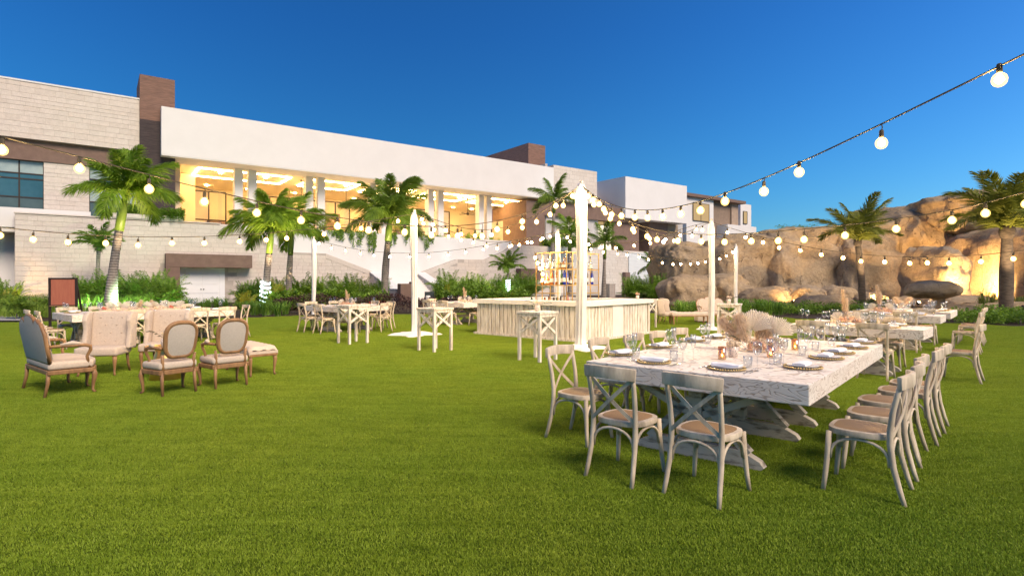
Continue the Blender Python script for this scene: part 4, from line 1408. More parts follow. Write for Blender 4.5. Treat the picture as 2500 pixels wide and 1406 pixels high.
# ---- cross-back chair (front towards +Y)
def chair_builder():
    o = thing('cross_back_chair', '', 'chair')
    for s in (-1, 1):
        MB().tube([(s * .225, .235, 0), (s * .212, .222, .12), (s * .198, .207, .30), (s * .192, .20, .455)], [.0165, .019, .021, .021], 8).build('leg', m_chair, o, smooth='all')
        pts = [(s * .215, -.285, 0), (s * .208, -.255, .10), (s * .20, -.215, .26), (s * .196, -.195, .42), (s * .196, -.195, .52), (s * .200, -.212, .66), (s * .205, -.238, .78), (s * .208, -.258, .86)]
        MB().tube(pts, [.0165, .019, .021, .022, .021, .020, .019, .017], 8).build('back_post', m_chair, o, smooth='all')
    outl = []
    for k in range(28):
        a = 2 * math.pi * k / 28
        c, s_ = math.cos(a), math.sin(a)
        x = abs(c) ** .62 * math.copysign(1, c) * (.225 - .018 * (s_ < 0) * -s_)
        y = abs(s_) ** .62 * math.copysign(1, s_) * .215 + .012
        outl.append((x, y))
    MB().prism(outl, lambda a, b, t: (a, b, t), .44, .485).build('seat_frame', m_chair, o, smooth=True, bevel=.008)
    b = MB()
    rings = [(.0, .500), (.35, .499), (.7, .494), (.84, .4865)]
    vs_, fs = [(0, .012, .5)], []
    for f_, z in rings[1:]:
        vs_ += [(x * f_, .012 + (y - .012) * f_, z) for x, y in outl]
    for k in range(28):
        k2 = (k + 1) % 28
        fs.append((0, 1 + k, 1 + k2))
        for r_ in range(2):
            fs.append((1 + r_ * 28 + k, 1 + (r_ + 1) * 28 + k, 1 + (r_ + 1) * 28 + k2, 1 + r_ * 28 + k2))
    b.add(vs_, fs).build('cane_seat', m_cane, o, smooth='all')
    # bent top rail
    pts = [(-.235 + .47 * k / 10, -.255 - .055 * math.sin(math.pi * k / 10), .872 + .012 * math.sin(math.pi * k / 10)) for k in range(11)]
    rl = MB().strip(pts, .036, .098).build('top_rail', m_chair, o, bevel=.012, smooth=True)
    for s in (-1, 1):
        pts = []
        for k in range(9):
            f_ = k / 8
            x = s * (.205 - .41 * f_)
            z = .84 - .37 * f_
            y = -.25 + .055 * f_ - .028 * math.sin(math.pi * f_) - (.009 * s)
            pts.append((x, y, z))
        MB().strip(pts, .007, .030, up=(0, 0, 1)).build('cross_brace', m_chair, o)
    # bentwood arches under the seat
    corners = {'bl': (-.198, -.205), 'br': (.198, -.205), 'fr': (.197, .206), 'fl': (-.197, .206)}
    for a, b_ in (('bl', 'fl'), ('br', 'fr'), ('fl', 'fr'), ('bl', 'br')):
        p, q = corners[a], corners[b_]
        cx, cy = (p[0] + q[0]) / 2, (p[1] + q[1]) / 2
        pts = []
        for k in range(13):
            t = math.pi * k / 12
            f_ = -math.cos(t) * .96
            zz = .255 + .168 * math.sin(t) ** .7
            pts.append((cx + (q[0] - p[0]) / 2 * f_ * .97, cy + (q[1] - p[1]) / 2 * f_ * .97, zz))
        MB().tube(pts, .0115, 7).build('arch_stretcher', m_chair, o, smooth='all')
    return o
CHAIR = Proto(chair_builder)
def chair(x, y, face, label, group, s=1.0):
    """face = direction the sitter looks, degrees from +X"""
    return CHAIR.put((x, y, .0), R(face - 90), label, group, s)

# ---- trestle dining table unit: local x along the long axis, y across
def table_unit(root, x0, L, W, H=.82):
    th = .165
    MB().box(x0 + .004, x0 + L - .004, 0, W, H - th, H).build('table_top', m_white_wood, root, bevel=.008)
    for fx in (.17, .78):
        x = x0 + L * fx
        c = W / 2
        hl = min(.56, W * .46)
        # foot with rounded toes
        prof = [(c - hl, 0), (c + hl, 0), (c + hl + .035, .03), (c + hl, .075), (c + hl - .16, .15), (c - hl + .16, .15), (c - hl, .075), (c - hl - .035, .03)]
        tr = MB().prism(prof, lambda a, b, t: (t, a, b), x - .045, x + .045).build('trestle_foot', m_trestle, root, bevel=.006)
        MB().box(x - .055, x + .055, c - .06, c + .06, .145, H - th).build('trestle_post', m_trestle, tr)
        for s in (-1, 1):
            MB().bar((x, c + s * (hl - .1), .12), (x, c + s * .05, H - th - .12), .07, .085, (1, 0, 0)).build('trestle_brace', m_trestle, tr)
            MB().bar((x, c + s * .06, .40), (x, c + s * (hl + .08), H - th - .005), .06, .085, (1, 0, 0)).build('trestle_brace', m_trestle, tr)
    MB().bar((x0 + L * .17, W / 2, .30), (x0 + L * .78, W / 2, .30), .06, .10).build('stretcher', m_trestle, root)
    for a, b in (((x0 + L * .17, .22), (x0 + L * .47, H - th - .01)), ((x0 + L * .78, .22), (x0 + L * .48, H - th - .01))):
        MB().bar((a[0], W / 2, a[1] + .1), (b[0], W / 2, b[1]), .055, .09).build('stretcher', m_trestle, root)
def table(label, corner, units, L, W, ang=TA):
    o = thing('dining_table', label, 'table', corner, ang, 'limewashed dining tables')
    for k in range(units):
        table_unit(o, k * L, L, W)
    return o
TZ = .82
T1c = Vector((2.25, 4.28, 0))
table('large white limewashed dining table with bold wood grain, nearest of all', T1c, 2, 1.85, 2.0)
TLc = Vector((-10.2, 13.1, 0))
table('long white dining table behind the lounge chairs beside the wooden board', TLc, 2, 1.85, 2.0)
T2c = Vector((6.64, 9.12, 0))
table('narrow white dining table directly behind the nearest one, with a tall pampas plume', T2c, 1, 1.0, 2.05, R(46))
T3c = Vector((9.63, 12.7, 0))
table('white dining table third from the front in the right hand row', T3c, 1, 1.0, 2.05, R(47))
T4c = Vector((11.1, 14.3, 0))
table('farthest white dining table of the right hand row, near the rock ledge', T4c, 1, 2.0, 2.0, R(48))
TMc = Vector((-5.28, 17.3, 0))
table('square white dining table behind the leftmost cocktail table', TMc, 1, 1.85, 2.0)
TNc = Vector((-1.75, 20.4, 0))
table('white dining table half hidden behind the left end of the bar', TNc, 1, 1.85, 2.0)

# ---- chairs
F = 49.5
G = 'chairs at the nearest dining table'
chair(.955, 4.72, 48, 'near end chair of the nearest table, left of the pair seen from behind', G)
chair(1.495, 4.32, 46, 'near end chair of the nearest table, closest to the camera', G)
for i, (x, y, a, w) in enumerate(((2.72, 4.37, 139, 'first and closest chair'), (3.15, 4.86, 141, 'second chair'), (3.56, 5.37, 137, 'third chair'), (4.06, 5.85, 140, 'fourth chair'), (4.47, 6.28, 139, 'fifth and last chair'))):
    chair(x, y, a, w + ' along the right long side of the nearest table', G)
for i, (x, y, a, w) in enumerate(((.70, 5.77, -42, 'first chair'), (1.25, 6.64, -38, 'second chair'), (1.77, 7.17, -44, 'third chair'), (2.19, 7.53, -40, 'fourth chair'), (2.63, 8.0, -41, 'fifth and last chair'))):
    chair(x, y, a, w + ' on the far left long side of the nearest table', G)
G = 'chairs at the second table of the right row'
def on(c, ang, a, b):
    e1 = Vector((math.cos(ang), math.sin(ang), 0)); e2 = Vector((-math.sin(ang), math.cos(ang), 0))
    return c + e1 * a + e2 * b
for b_, w in ((.62, 'cross back chair before the second right hand table, right one, back to camera'), (1.55, 'cross back chair before the second right hand table, left one')):
    p = on(T2c, R(46), -.20, b_); chair(p.x, p.y, 46, w, G)
p = on(T2c, R(46), .45, -.42); chair(p.x, p.y, 136, 'cross back chair at the right end of the second right hand table', G)
for b_, w in ((.7, 'cross back chair behind the second right hand table, nearer its right end'), (1.5, 'cross back chair behind the second right hand table, nearer its left end')):
    p = on(T2c, R(46), 1.22, b_); chair(p.x, p.y, 226, w, G)
p = on(T2c, R(46), .5, 2.35); chair(p.x, p.y, -44, 'cross back chair at the left end of the second right hand table', G)
G = 'chairs at the third table of the right row'
p = on(T3c, R(47), .45, -.4); chair(p.x, p.y, 137, 'cross back chair at the right end of the third right hand table', G)
p = on(T3c, R(47), -.15, .6); chair(p.x, p.y, 47, 'cross back chair at the front side of the third right hand table', G)
p = on(T3c, R(47), -.15, 1.4); chair(p.x, p.y, 47, 'cross back chair hidden behind glasses at the third right hand table', G)
G = 'chairs at the farthest table of the right row'
for a_, w in ((.45, 'nearer of the two end chairs at the farthest right hand table'), (1.3, 'farther of the two end chairs at the farthest right hand table')):
    p = on(T4c, R(48), a_, -.35); chair(p.x, p.y, 138, w, G)
for b_, w in ((.5, 'chair on the near side of the farthest right hand table, right'), (1.4, 'chair on the near side of the farthest right hand table, left')):
    p = on(T4c, R(48), -.2, b_); chair(p.x, p.y, 48, w, G)
G = 'chairs at the long table behind the lounge'
names = ['hidden behind the left wing chair', 'between the two wing chairs', 'above the left oval back armchair', 'between the two oval back armchairs', 'by the strap leaves']
for i, a_ in enumerate((.45, 1.15, 1.9, 2.6, 3.3)):
    p = on(TLc, TA, a_, -.22); chair(p.x, p.y, 139.5, 'chair on the near side of the long left table, ' + names[i], G)
names = ['closest to the wooden board', 'second from the wooden board', 'beside the shell flowers', 'fourth from the wooden board', 'farthest from the wooden board']
for i, a_ in enumerate((.4, 1.1, 1.85, 2.55, 3.3)):
    p = on(TLc, TA, a_, 2.22); chair(p.x, p.y, -40.5, 'chair on the far side of the long left table, ' + names[i], G)
p = on(TLc, TA, 3.95, .45); chair(p.x, p.y, 229, 'chair at the right end of the long left table, nearer', G)
p = on(TLc, TA, -.30, 1.5); chair(p.x, p.y, 50, 'chair at the left end of the long left table behind the settee', G)
p = on(TLc, TA, -.25, .6); chair(p.x, p.y, 47, 'chair at the left end of the long left table beside its corner', G)
G = 'chairs at the square table'
for a_, b_, f_, w in ((-.2, .5, 50, 'chair on the near left side of the square table, right one'), (-.2, 1.45, 49, 'chair on the near left side of the square table, left one'), (.5, -.25, 140, 'chair on the near right side of the square table, front one'), (1.4, -.22, 139, 'chair on the near right side of the square table, rear one'),
                      (2.1, .55, 229, 'chair behind the square table, right one'), (2.1, 1.45, 230, 'chair behind the square table, left one'), (.5, 2.25, -40, 'chair on the far left side of the square table, front one'), (1.4, 2.25, -41, 'chair on the far left side of the square table, rear one')):
    p = on(TMc, TA, a_, b_); chair(p.x, p.y, f_, w, G)
G = 'chairs at the table behind the bar end'
for a_, b_, f_, w in ((-.2, .6, 50, 'chair on the near side of the table behind the bar end, right one'), (-.2, 1.5, 49, 'chair on the near side of the table behind the bar end, left one'), (.5, -.22, 140, 'chair beside the bar end at the partly hidden table'), (2.1, .9, 230, 'chair on the far side of the table behind the bar end'), (.7, 2.25, -40, 'chair on the left side of the table behind the bar end')):
    p = on(TNc, TA, a_, b_); chair(p.x, p.y, f_, w, G)

# ---- cocktail tables with crossed braces
def cocktail_builder():
    o = thing('cocktail_table', '', 'table')
    S, H, lw = .29, 1.0, .056
    MB().box(-S - .02, S + .02, -S - .02, S + .02, H - .045, H).build('table_top', m_whitewash, o, bevel=.005)
    ap = MB()
    for s in (-1, 1):
        ap.box(-S + lw, S - lw, s * S - .012 * (1 + s), s * S + .012 * (1 - s), H - .10, H - .046)
        ap.box(s * S - .012 * (1 + s), s * S + .012 * (1 - s), -S + lw, S - lw, H - .10, H - .046)
    ap.build('apron', m_whitewash, o)
    for sx in (-1, 1):
        for sy in (-1, 1):
            MB().cbox(sx * (S - lw / 2), sy * (S - lw / 2), (H - .046) / 2, lw, lw, H - .046).build('leg', m_whitewash, o, bevel=.004)
    z0, z1 = .545, H - .11
    for s in (-1, 1):
        y = s * (S - .028)
        MB().bar((-S + .03, y + .004, z0), (S - .03, y + .004, z1), .028, .05).build('cross_brace', m_whitewash, o)
        MB().bar((S - .03, y - .004, z0), (-S + .03, y - .004, z1), .027, .049).build('cross_brace', m_whitewash, o)
        MB().bar((y + .004, -S + .03, z0), (y + .004, S - .03, z1), .028, .05).build('cross_brace', m_whitewash, o)
        MB().bar((y - .004, S - .03, z0), (y - .004, -S + .03, z1), .027, .049).build('cross_brace', m_whitewash, o)
    return o
CT_ = Proto(cocktail_builder)
G = 'high cocktail tables'
CKT = {}
for key, fx, fy, rot, lab in (('B', 852.6, 842, 48, 'leftmost high cocktail table, in front of the square dining table'), ('A', 1060, 861, 50, 'high cocktail table in front of the left draped post'),
                              ('C', 1318, 886, 49, 'high cocktail table before the bar front, closest to the camera'), ('D', 1806, 833, 64, 'high cocktail table behind the flower centrepiece of the nearest table'), ('E', 1601, 801, 49, 'high cocktail table tucked behind the right corner of the bar')):
    f_ = gp(fx, fy)
    a = R(rot)
    e1 = Vector((math.cos(a), math.sin(a), 0)); e2 = Vector((-math.sin(a), math.cos(a), 0))
    c = f_ + (e1 + e2) * .285
    if key == 'E': c = f_ + e2 * .4
    CT_.put(c, a, lab, G)
    CKT[key] = c

# ================================================================ bar
BC = Vector((1.9, 14.8, 0))
BR = thing('bar_counter', 'white slatted pallet style bar with a thick white counter top', 'bar', BC, R(49))
Lr, Ll, BH = 3.6, 3.95, 1.07
MB().prism([(-.07, -.07), (Lr + .07, -.07), (Lr + .07, Ll + .07), (-.07, Ll + .07)], lambda a, b, t: (a, b, t), 0, .07).build('plinth', m_whitewash, BR)
ct = MB()
ct.box(-.09, .62, -.09, Ll + .09, BH - .12, BH)
ct.box(.62, Lr + .09, -.09, .62, BH - .12, BH)
ct.box(Lr - .6, Lr + .09, .62, Ll + .09, BH - .12, BH)
ct.box(.62, Lr - .6, Ll - .6, Ll + .09, BH - .12, BH)
m_counter = mat('painted_counter', (.76, .73, .68), (.70, .67, .62), .45, 2.0, bmp=.05, rnd=0)
ct.build('counter_top', m_counter, BR)
core = MB()
core.box(.035, .08, .03, Ll - .03, .07, BH - .12).box(.08, Lr - .03, .035, .08, .07, BH - .12).box(Lr - .08, Lr - .035, .08, Ll - .03, .07, BH - .12).box(.08, Lr - .08, Ll - .08, Ll - .035, .07, BH - .12)
core.build('bar_body', mat('bar_recess_board', (.36, .32, .27), (.25, .21, .17), .9, 4, stretch=(1, 1, .5)), BR)
rb = random.Random(4)
def slats(n, L, fn):
    w = L / n
    for k in range(n):
        jit = rb.uniform(-.006, .006)
        gap = .018 if k % 3 else .05
        a, b = k * w + gap / 2, (k + 1) * w - gap / 2
        fn(a, b, jit)
slats(25, Ll, lambda a, b, j: MB().box(-.012 + j, .03, a, b, .075, BH - .125).build('slat', m_whitewash, BR))
def right_slat(a, b, j):
    if 1.35 < (a + b) / 2 < 1.95: return
    MB().box(a, b, -.012 + j, .03, .075, BH - .125).build('slat', m_whitewash, BR)
slats(23, Lr, right_slat)
MB().box(1.36, 1.94, -.03, .03, .075, BH - .122).build('plain_panel', m_counter, BR)
for z in (.32, .60):
    MB().box(.028, .0345, .02, Ll - .02, z, z + .07).build('pallet_rail', m_whitewash, BR)
    MB().box(.02, Lr - .02, .028, .0345, z, z + .07).build('pallet_rail', m_whitewash, BR)

# ---- gold back shelf: two units meeting at a corner that points to the camera
SC_ = Vector((1.62, 16.75, 0))
def shelf_unit(label, ang, mirror, L=1.18):
    o = thing('gold_shelf', label, 'shelf', SC_, ang, 'gold bar shelves')
    D, H = .34, 2.5
    s = 1 if not mirror else -1
    q = .024
    def bx(a0, a1, b0, b1, z0, z1, name, m=m_gold):
        MB().box(a0, a1, min(b0 * s, b1 * s), max(b0 * s, b1 * s), z0, z1).build(name, m, o)
    for a in (.03, L):
        for b in (.03, D):
            bx(a - q / 2, a + q / 2, b - q / 2, b + q / 2, 0, H, 'upright')
    bx(.34 - q / 2, .34 + q / 2, D - q / 2, D + q / 2, 0, 2.0, 'upright')
    bx(L * .73 - q / 2, L * .73 + q / 2, D - q / 2, D + q / 2, 0, H, 'upright')
    for z, a0, a1 in ((H, .03, L), (2.16, .03, .34), (1.26, .5, L), (.6, .03, L)):
        for b in (.03, D):
            bx(a0, a1, b - q / 2, b + q / 2, z - q, z, 'shelf_rail')
        for a in (a0, a1):
            bx(a - q / 2, a + q / 2, .03 + q, D - q, z - q, z, 'shelf_rail')
    for z in (1.48, 1.96):
        bx(.05, L - .04, .02, D, z, z + .03, 'shelf_board')
    return o
shelf_unit('left gold framed bar shelf with amber bottles', R(139), True)
shelf_unit('right gold framed bar shelf with blue and clear bottles', R(49), False, 1.8)
# bottles
def bottle_mesh(kind, m):
    P = {
        'tall': [(.034, 0), (.036, .01), (.036, .17), (.03, .20), (.014, .235), (.013, .29), (.015, .292), (.015, .31)],
        'square': [(.043, 0), (.045, .01), (.045, .13), (.04, .155), (.017, .175), (.016, .23), (.019, .232), (.019, .25)],
        'squat': [(.05, 0), (.056, .02), (.056, .10), (.03, .14), (.017, .16), (.017, .19), (.022, .192), (.022, .23)],
        'slim': [(.031, 0), (.033, .01), (.033, .20), (.026, .24), (.013, .26), (.013, .31), (.015, .312), (.015, .33)],
    }[kind]
    return MB().lathe(P, 12).mesh('bottle_body', m, smooth=True)
def gm(n, c): return mat(n, c, tuple(x * .8 for x in c), .08, 4, bmp=0, spec=.9)
BMAT = {'amber': gm('amber_bottle', (.36, .12, .02)), 'orange': gm('orange_bottle', (.55, .17, .03)), 'green': gm('green_bottle', (.03, .10, .03)), 'blue': gm('blue_bottle', (.02, .04, .36)),
        'clear': glassmat('clear_bottle', (.93, .95, .95), .7, .03, .15), 'gold': gm('gold_bottle', (.62, .42, .10)), 'brown': gm('brown_bottle', (.07, .035, .02)), 'pink': gm('pink_bottle', (.62, .30, .22))}
LABM = mat('paper_label', (.75, .72, .64), None, .8, 4, bmp=0)
CAPM = mat('bottle_cap', (.12, .10, .09), None, .4, 4, bmp=0)
LBL = {k_: MB().lathe([(r_, z0), (r_, z1)], 12, cap=False).mesh('paper_label', LABM) for k_, (r_, z0, z1) in {'tall': (.0368, .05, .13), 'square': (.0458, .03, .10), 'squat': (.0568, .03, .09), 'slim': (.0338, .06, .14)}.items()}
CAP = {k_: MB().lathe([(.017, z0), (.017, z1), (.012, z1 + .01)], 10).mesh('cap', CAPM) for k_, (z0, z1) in {'tall': (.285, .325), 'square': (.225, .268), 'squat': (.19, .24), 'slim': (.30, .345)}.items()}
BM_ = {}
def bottle(kind, colour, p, label, sc_=1.5, group='bottles on the bar shelves'):
    if (kind, colour) not in BM_:
        BM_[(kind, colour)] = bottle_mesh(kind, BMAT[colour])
    o = thing('bottle', label, 'bottle', p, random.random() * 6, group)
    o.scale = (sc_,) * 3
    obj('bottle_body', BM_[(kind, colour)], o)
    obj('paper_label', LBL[kind], o)
    obj('cap', CAP[kind], o)
ordn = ['first', 'second', 'third', 'fourth', 'fifth', 'sixth', 'seventh']
U2 = Vector((math.cos(R(139)), math.sin(R(139)), 0)); U1 = Vector((math.cos(R(49)), math.sin(R(49)), 0))
low_l = [('tall', 'amber'), ('squat', 'orange'), ('tall', 'orange'), ('slim', 'amber'), ('tall', 'green'), ('slim', 'blue')]
for i, (k_, c_) in enumerate(low_l):
    p = SC_ + U2 * (1.08 - i * .19) + U1 * .16 * 1; p = SC_ + U2 * (1.05 - i * .185) + U1 * .18
    bottle(k_, c_, (p.x, p.y, 1.511), f'{c_} bottle, {ordn[i]} from the left on the lower left gold shelf')
up_l = [('tall', 'pink'), ('square', 'clear'), ('tall', 'clear'), ('squat', 'gold'), ('squat', 'amber')]
for i, (k_, c_) in enumerate(up_l):
    p = SC_ + U2 * (1.02 - i * .2) + U1 * .18
    bottle(k_, c_, (p.x, p.y, 1.991), f'{c_} bottle, {ordn[i]} from the left on the upper left gold shelf')
low_r = [('slim', 'blue'), ('squat', 'brown'), ('tall', 'gold'), ('tall', 'clear'), ('slim', 'brown'), ('slim', 'blue')]
for i, (k_, c_) in enumerate(low_r):
    p = SC_ + U1 * (.14 + i * .30) + U2 * .18
    bottle(k_, c_, (p.x, p.y, 1.511), f'{c_} bottle, {ordn[i]} from the left on the lower right gold shelf')
up_r = [('slim', 'clear'), ('tall', 'clear'), ('slim', 'blue'), ('slim', 'gold'), ('square', 'clear')]
for i, (k_, c_) in enumerate(up_r):
    p = SC_ + U1 * (.18 + i * .34) + U2 * .18
    bottle(k_, c_, (p.x, p.y, 1.991), f'{c_} bottle, {ordn[i]} from the left on the upper right gold shelf')
for i, (px, c_, k_) in enumerate(((1298, 'green', 'squat'), (1330, 'orange', 'squat'), (1340, 'amber', 'square'), (1352, 'brown', 'squat'), (1360, 'green', 'squat'), (1369, 'brown', 'square'), (1386, 'pink', 'slim'))):
    d = 17.4 + .02 * i
    bottle(k_, c_, (*at_depth(px, d)[:2], .75), f'small {c_} bottle standing low behind the bar counter, {ordn[i]} from the left', 1.5, 'bottles behind the counter')
tb = thing('back_bar_table', 'low white work table inside the bar below the gold shelves', 'table', BC, R(49))
MB().box(.9, Lr - .9, .9, Ll - .9, .70, .75).build('table_top', m_counter, tb)
for a in (.95, Lr - .95):
    for b in (.95, Ll - .95):
        MB().cbox(a, b, .385, .06, .06, .63).build('leg', m_counter, tb)

# ================================================================ lounge furniture
def cabriole(o, x, y, z, sx, sy, m=m_oak, back=False, name='leg'):
    if back:
        pts = [(x, y, z), (x * 1.01, y * 1.03, z * .55), (x * 1.03, y * 1.16, 0)]
        rr = [.026, .022, .018]
    else:
        pts = [(x, y, z), (x + sx * .018, y + sy * .018, z * .78), (x + sx * .004, y + sy * .004, z * .42), (x - sx * .002, y - sy * .002, z * .14), (x + sx * .02, y + sy * .02, .012)]
        rr = [.034, .035, .022, .016, .022]
    MB().tube(pts, rr, 8).build(name, m, o, smooth='all')
def cushion(name, m, o, x0, x1, y0, y1, z0, z1, bev=.035):
    return MB().box(x0, x1, y0, y1, z0, z1).build(name, m, o, bevel=bev, smooth='all')
def outline_back(o, outl, zb, tilt, thick, m_front, m_back, rad, y0):
    """upholstered panel with a carved wooden frame along its outline; outl = (x,z)"""
    def put(x, z, t): return (x, y0 + t - (z - zb) * tilt, z)
    p = MB().prism(outl, put, -thick / 2, thick / 2).build('backrest', m_back, o, bevel=.012, smooth=True)
    MB().prism([(x * .9, zb + .03 + (z - zb) * .92) for x, z in outl], put, thick / 2, thick / 2 + .035).build('back_cushion', m_front, o, bevel=.02, smooth='all')
    MB().tube([put(x, z, 0) for x, z in outl], rad, 8, closed=True).build('back_frame', m_oak, o, smooth='all')
def arm(o, s, xb, yb, zb, yf, zseat, pad=m_linen):
    pts = [(s * xb, yb, zb), (s * (xb + .03), yb + .14, zb + .005), (s * (xb + .045), yf - .06, zb), (s * (xb + .05), yf, zb - .02), (s * (xb + .045), yf + .005, zb - .07), (s * (xb + .02), yf - .03, zb - .16), (s * (xb + .015), yf + .0, zseat)]
    a = MB().tube(pts, [.02, .022, .024, .026, .022, .019, .022], 8).build('armrest', m_oak, o, smooth='all')
    MB().tube([(s * (xb + .035), yb + .13, zb + .022), (s * (xb + .04), (yb + yf) / 2 + .03, zb + .04), (s * (xb + .045), yf - .08, zb + .022)], [.012, .03, .012], 8).build('arm_pad', pad, a, smooth='all')
def settee_builder():
    o = thing('settee', '', 'sofa')
    W = .62
    outl = []
    n = 40
    def top(u):
        a = abs(u)
        if a < .42: return 1.09 - .06 * (a / .42) ** 2 - (.06 if a > .37 else 0)
        if a < .80: return .985 + .06 * math.sin((a - .42) / .38 * math.pi) - .08 * (a - .42)
        return .995 - .16 * ((a - .80) / .2) ** 1.5
    for k in range(n + 1):
        u = -1 + 2 * k / n
        outl.append((u * W, top(u)))
    outl += [(W * .97, .62), (W * .93, .46), (-W * .93, .46), (-W * .97, .62)]
    outline_back(o, outl, .46, .16, .05, m_linen, m_greylinen, .024, -.27)
    for z in (.66, .82, .95):
        for i in range(7 if z != .82 else 6):
            x = (-.45 + i * .15) if z != .82 else (-.375 + i * .15)
            MB().ball((x, -.27 - (z - .46) * .16 + .068, z), .014, 8, 5).build('button', m_linen, o)
    fr = [(-W + .02, -.30), (W - .02, -.30), (W + .02, .20), (W * .6, .30), (0, .33), (-W * .6, .30), (-W - .02, .20)]
    MB().prism(fr, lambda a, b, t: (a, b, t), .30, .36).build('seat_rail', m_oak, o, bevel=.012)
    MB().prism([(x * .97, y * .97) for x, y in fr], lambda a, b, t: (a, b, t), .362, .47).build('seat', m_linen, o, bevel=.035, smooth='all')
    for s in (-1, 1):
        cabriole(o, s * (W - .03), .20, .33, s, 1)
        cabriole(o, s * (W - .06), -.28, .34, s, -1, back=True)
        arm(o, s, W - .04, -.30, .68, .16, .36)
    cabriole(o, 0, .28, .33, 0, 1)
    return o
SETTEE = Proto(settee_builder)
SETTEE.put((-6.66, 8.38, 0), R(-38), 'grey backed carved settee with scalloped wooden frame facing away at the left edge', 'carved settees', (1.0, 1.05, 1.03))
SETTEE.put((*at_depth(1742, 22.3)[:2], 0), R(188), 'beige tufted carved settee before the rocks behind the draped corner post', 'carved settees', .92)

def oval_builder():
    o = thing('oval_back_armchair', '', 'armchair')
    outl = []
    for k in range(36):
        a = 2 * math.pi * k / 36
        c, s_ = math.cos(a), math.sin(a)
        e = .75 if s_ > 0 else .42
        x = math.copysign(abs(c) ** e, c) * (.198 + .034 * s_)
        z = .76 + math.copysign(abs(s_) ** (.85 if s_ > 0 else .5), s_) * .235
        outl.append((x, z))
    outline_back(o, outl, .52, .2, .045, m_greylinen, m_greylinen, .031, -.215)
    for s in (-1, 1):
        MB().tube([(s * .20, -.205, .30), (s * .205, -.20, .44), (s * .215, -.215, .56)], [.024, .022, .02], 8).build('back_post', m_oak, o, smooth='all')
    fr = [(-.26, -.225), (.26, -.225), (.295, .20), (.2, .27), (0, .285), (-.2, .27), (-.295, .20)]
    MB().prism(fr, lambda a, b, t: (a, b, t), .29, .355).build('seat_rail', m_oak, o, bevel=.012)
    MB().prism([(x * .97, y * .97) for x, y in fr], lambda a, b, t: (a, b, t), .357, .46).build('seat', m_linen, o, bevel=.035, smooth='all')
    for s in (-1, 1):
        cabriole(o, s * .265, .21, .33, s, 1)
        cabriole(o, s * .215, -.205, .33, s, -1, back=True)
        arm(o, s, .22, -.21, .65, .12, .35)
    return o
OVAL = Proto(oval_builder)
OVAL.put((-4.93, 8.17, 0), R(147 - 90), 'oval backed wooden armchair in front of the gold drum table', 'oval backed armchairs', 1.03)
OVAL.put((-4.43, 8.72, 0), R(139 - 90), 'oval backed wooden armchair nearest the tufted bench', 'oval backed armchairs', 1.03)

def wing_builder():
    o = thing('wingback_chair', '', 'armchair')
    W = .31
    outl = [(-W, .36), (W, .36), (W, 1.03), (W - .04, 1.07), (-W + .04, 1.07), (-W, 1.03)]
    put = lambda x, z, t: (x, -.24 + t - (z - .36) * .14, z)
    MB().prism(outl, put, -.06, .06).build('backrest', m_linen, o, bevel=.03, smooth='all')
    for r_, z in enumerate((.56, .70, .84, .97)):
        for i in range(3 if r_ % 2 else 2):
            x = (-.17 + i * .17) if r_ % 2 else (-.085 + i * .17)
            MB().ball((x, -.24 - (z - .36) * .14 + .060, z), .015, 8, 5).build('button', m_linen, o)
    for s in (-1, 1):
        wo = [(-.30, .42), (-.02, .44), (-.06, .60), (-.10, .78), (-.06, .92), (-.10, 1.02), (-.20, 1.07), (-.37, 1.06)]
        MB().prism(wo, lambda a, b, t: (s * (W + .0 + t), a, b), -.005, .07).build('wing', m_linen, o, bevel=.02, smooth='all')
    cushion('seat', m_linen, o, -.325, .325, -.24, .32, .34, .49, .04)
    nl = MB()
    for i in range(22):
        nl.ball((-.31 + .62 * i / 21, .322, .352), .007, 6, 4)
    nh = nl.build('nailhead_trim', m_gold, o); nh['kind'] = 'stuff'
    for s in (-1, 1):
        cabriole(o, s * .27, .27, .35, s * .5, .6)
        MB().tube([(s * .27, -.2, .35), (s * .27, -.24, .15), (s * .275, -.30, 0)], [.026, .022, .018], 8).build('leg', m_oak, o, smooth='all')
    return o
WING = Proto(wing_builder)
G = 'tufted wingback chairs'
WING.put((-7.08, 9.82, 0), R(-84 - 90 + 0), '', G)
WING.o.rotation_euler = (0, 0, R(-78 + -90)); WING.o['label'] = 'tufted beige wingback chair beside the carved settee'
WING.put((-6.42, 10.45, 0), R(-170), 'tufted beige wingback chair behind the gold drum table', G)
WING.put((*at_depth(1622, 21.6)[:2], 0), R(-95), 'beige wingback chair in profile right of the bar, front one', G, .88)
WING.put((*at_depth(1634, 22.5)[:2], 0), R(-93), 'beige wingback chair in profile right of the bar, rear one', G, .88)
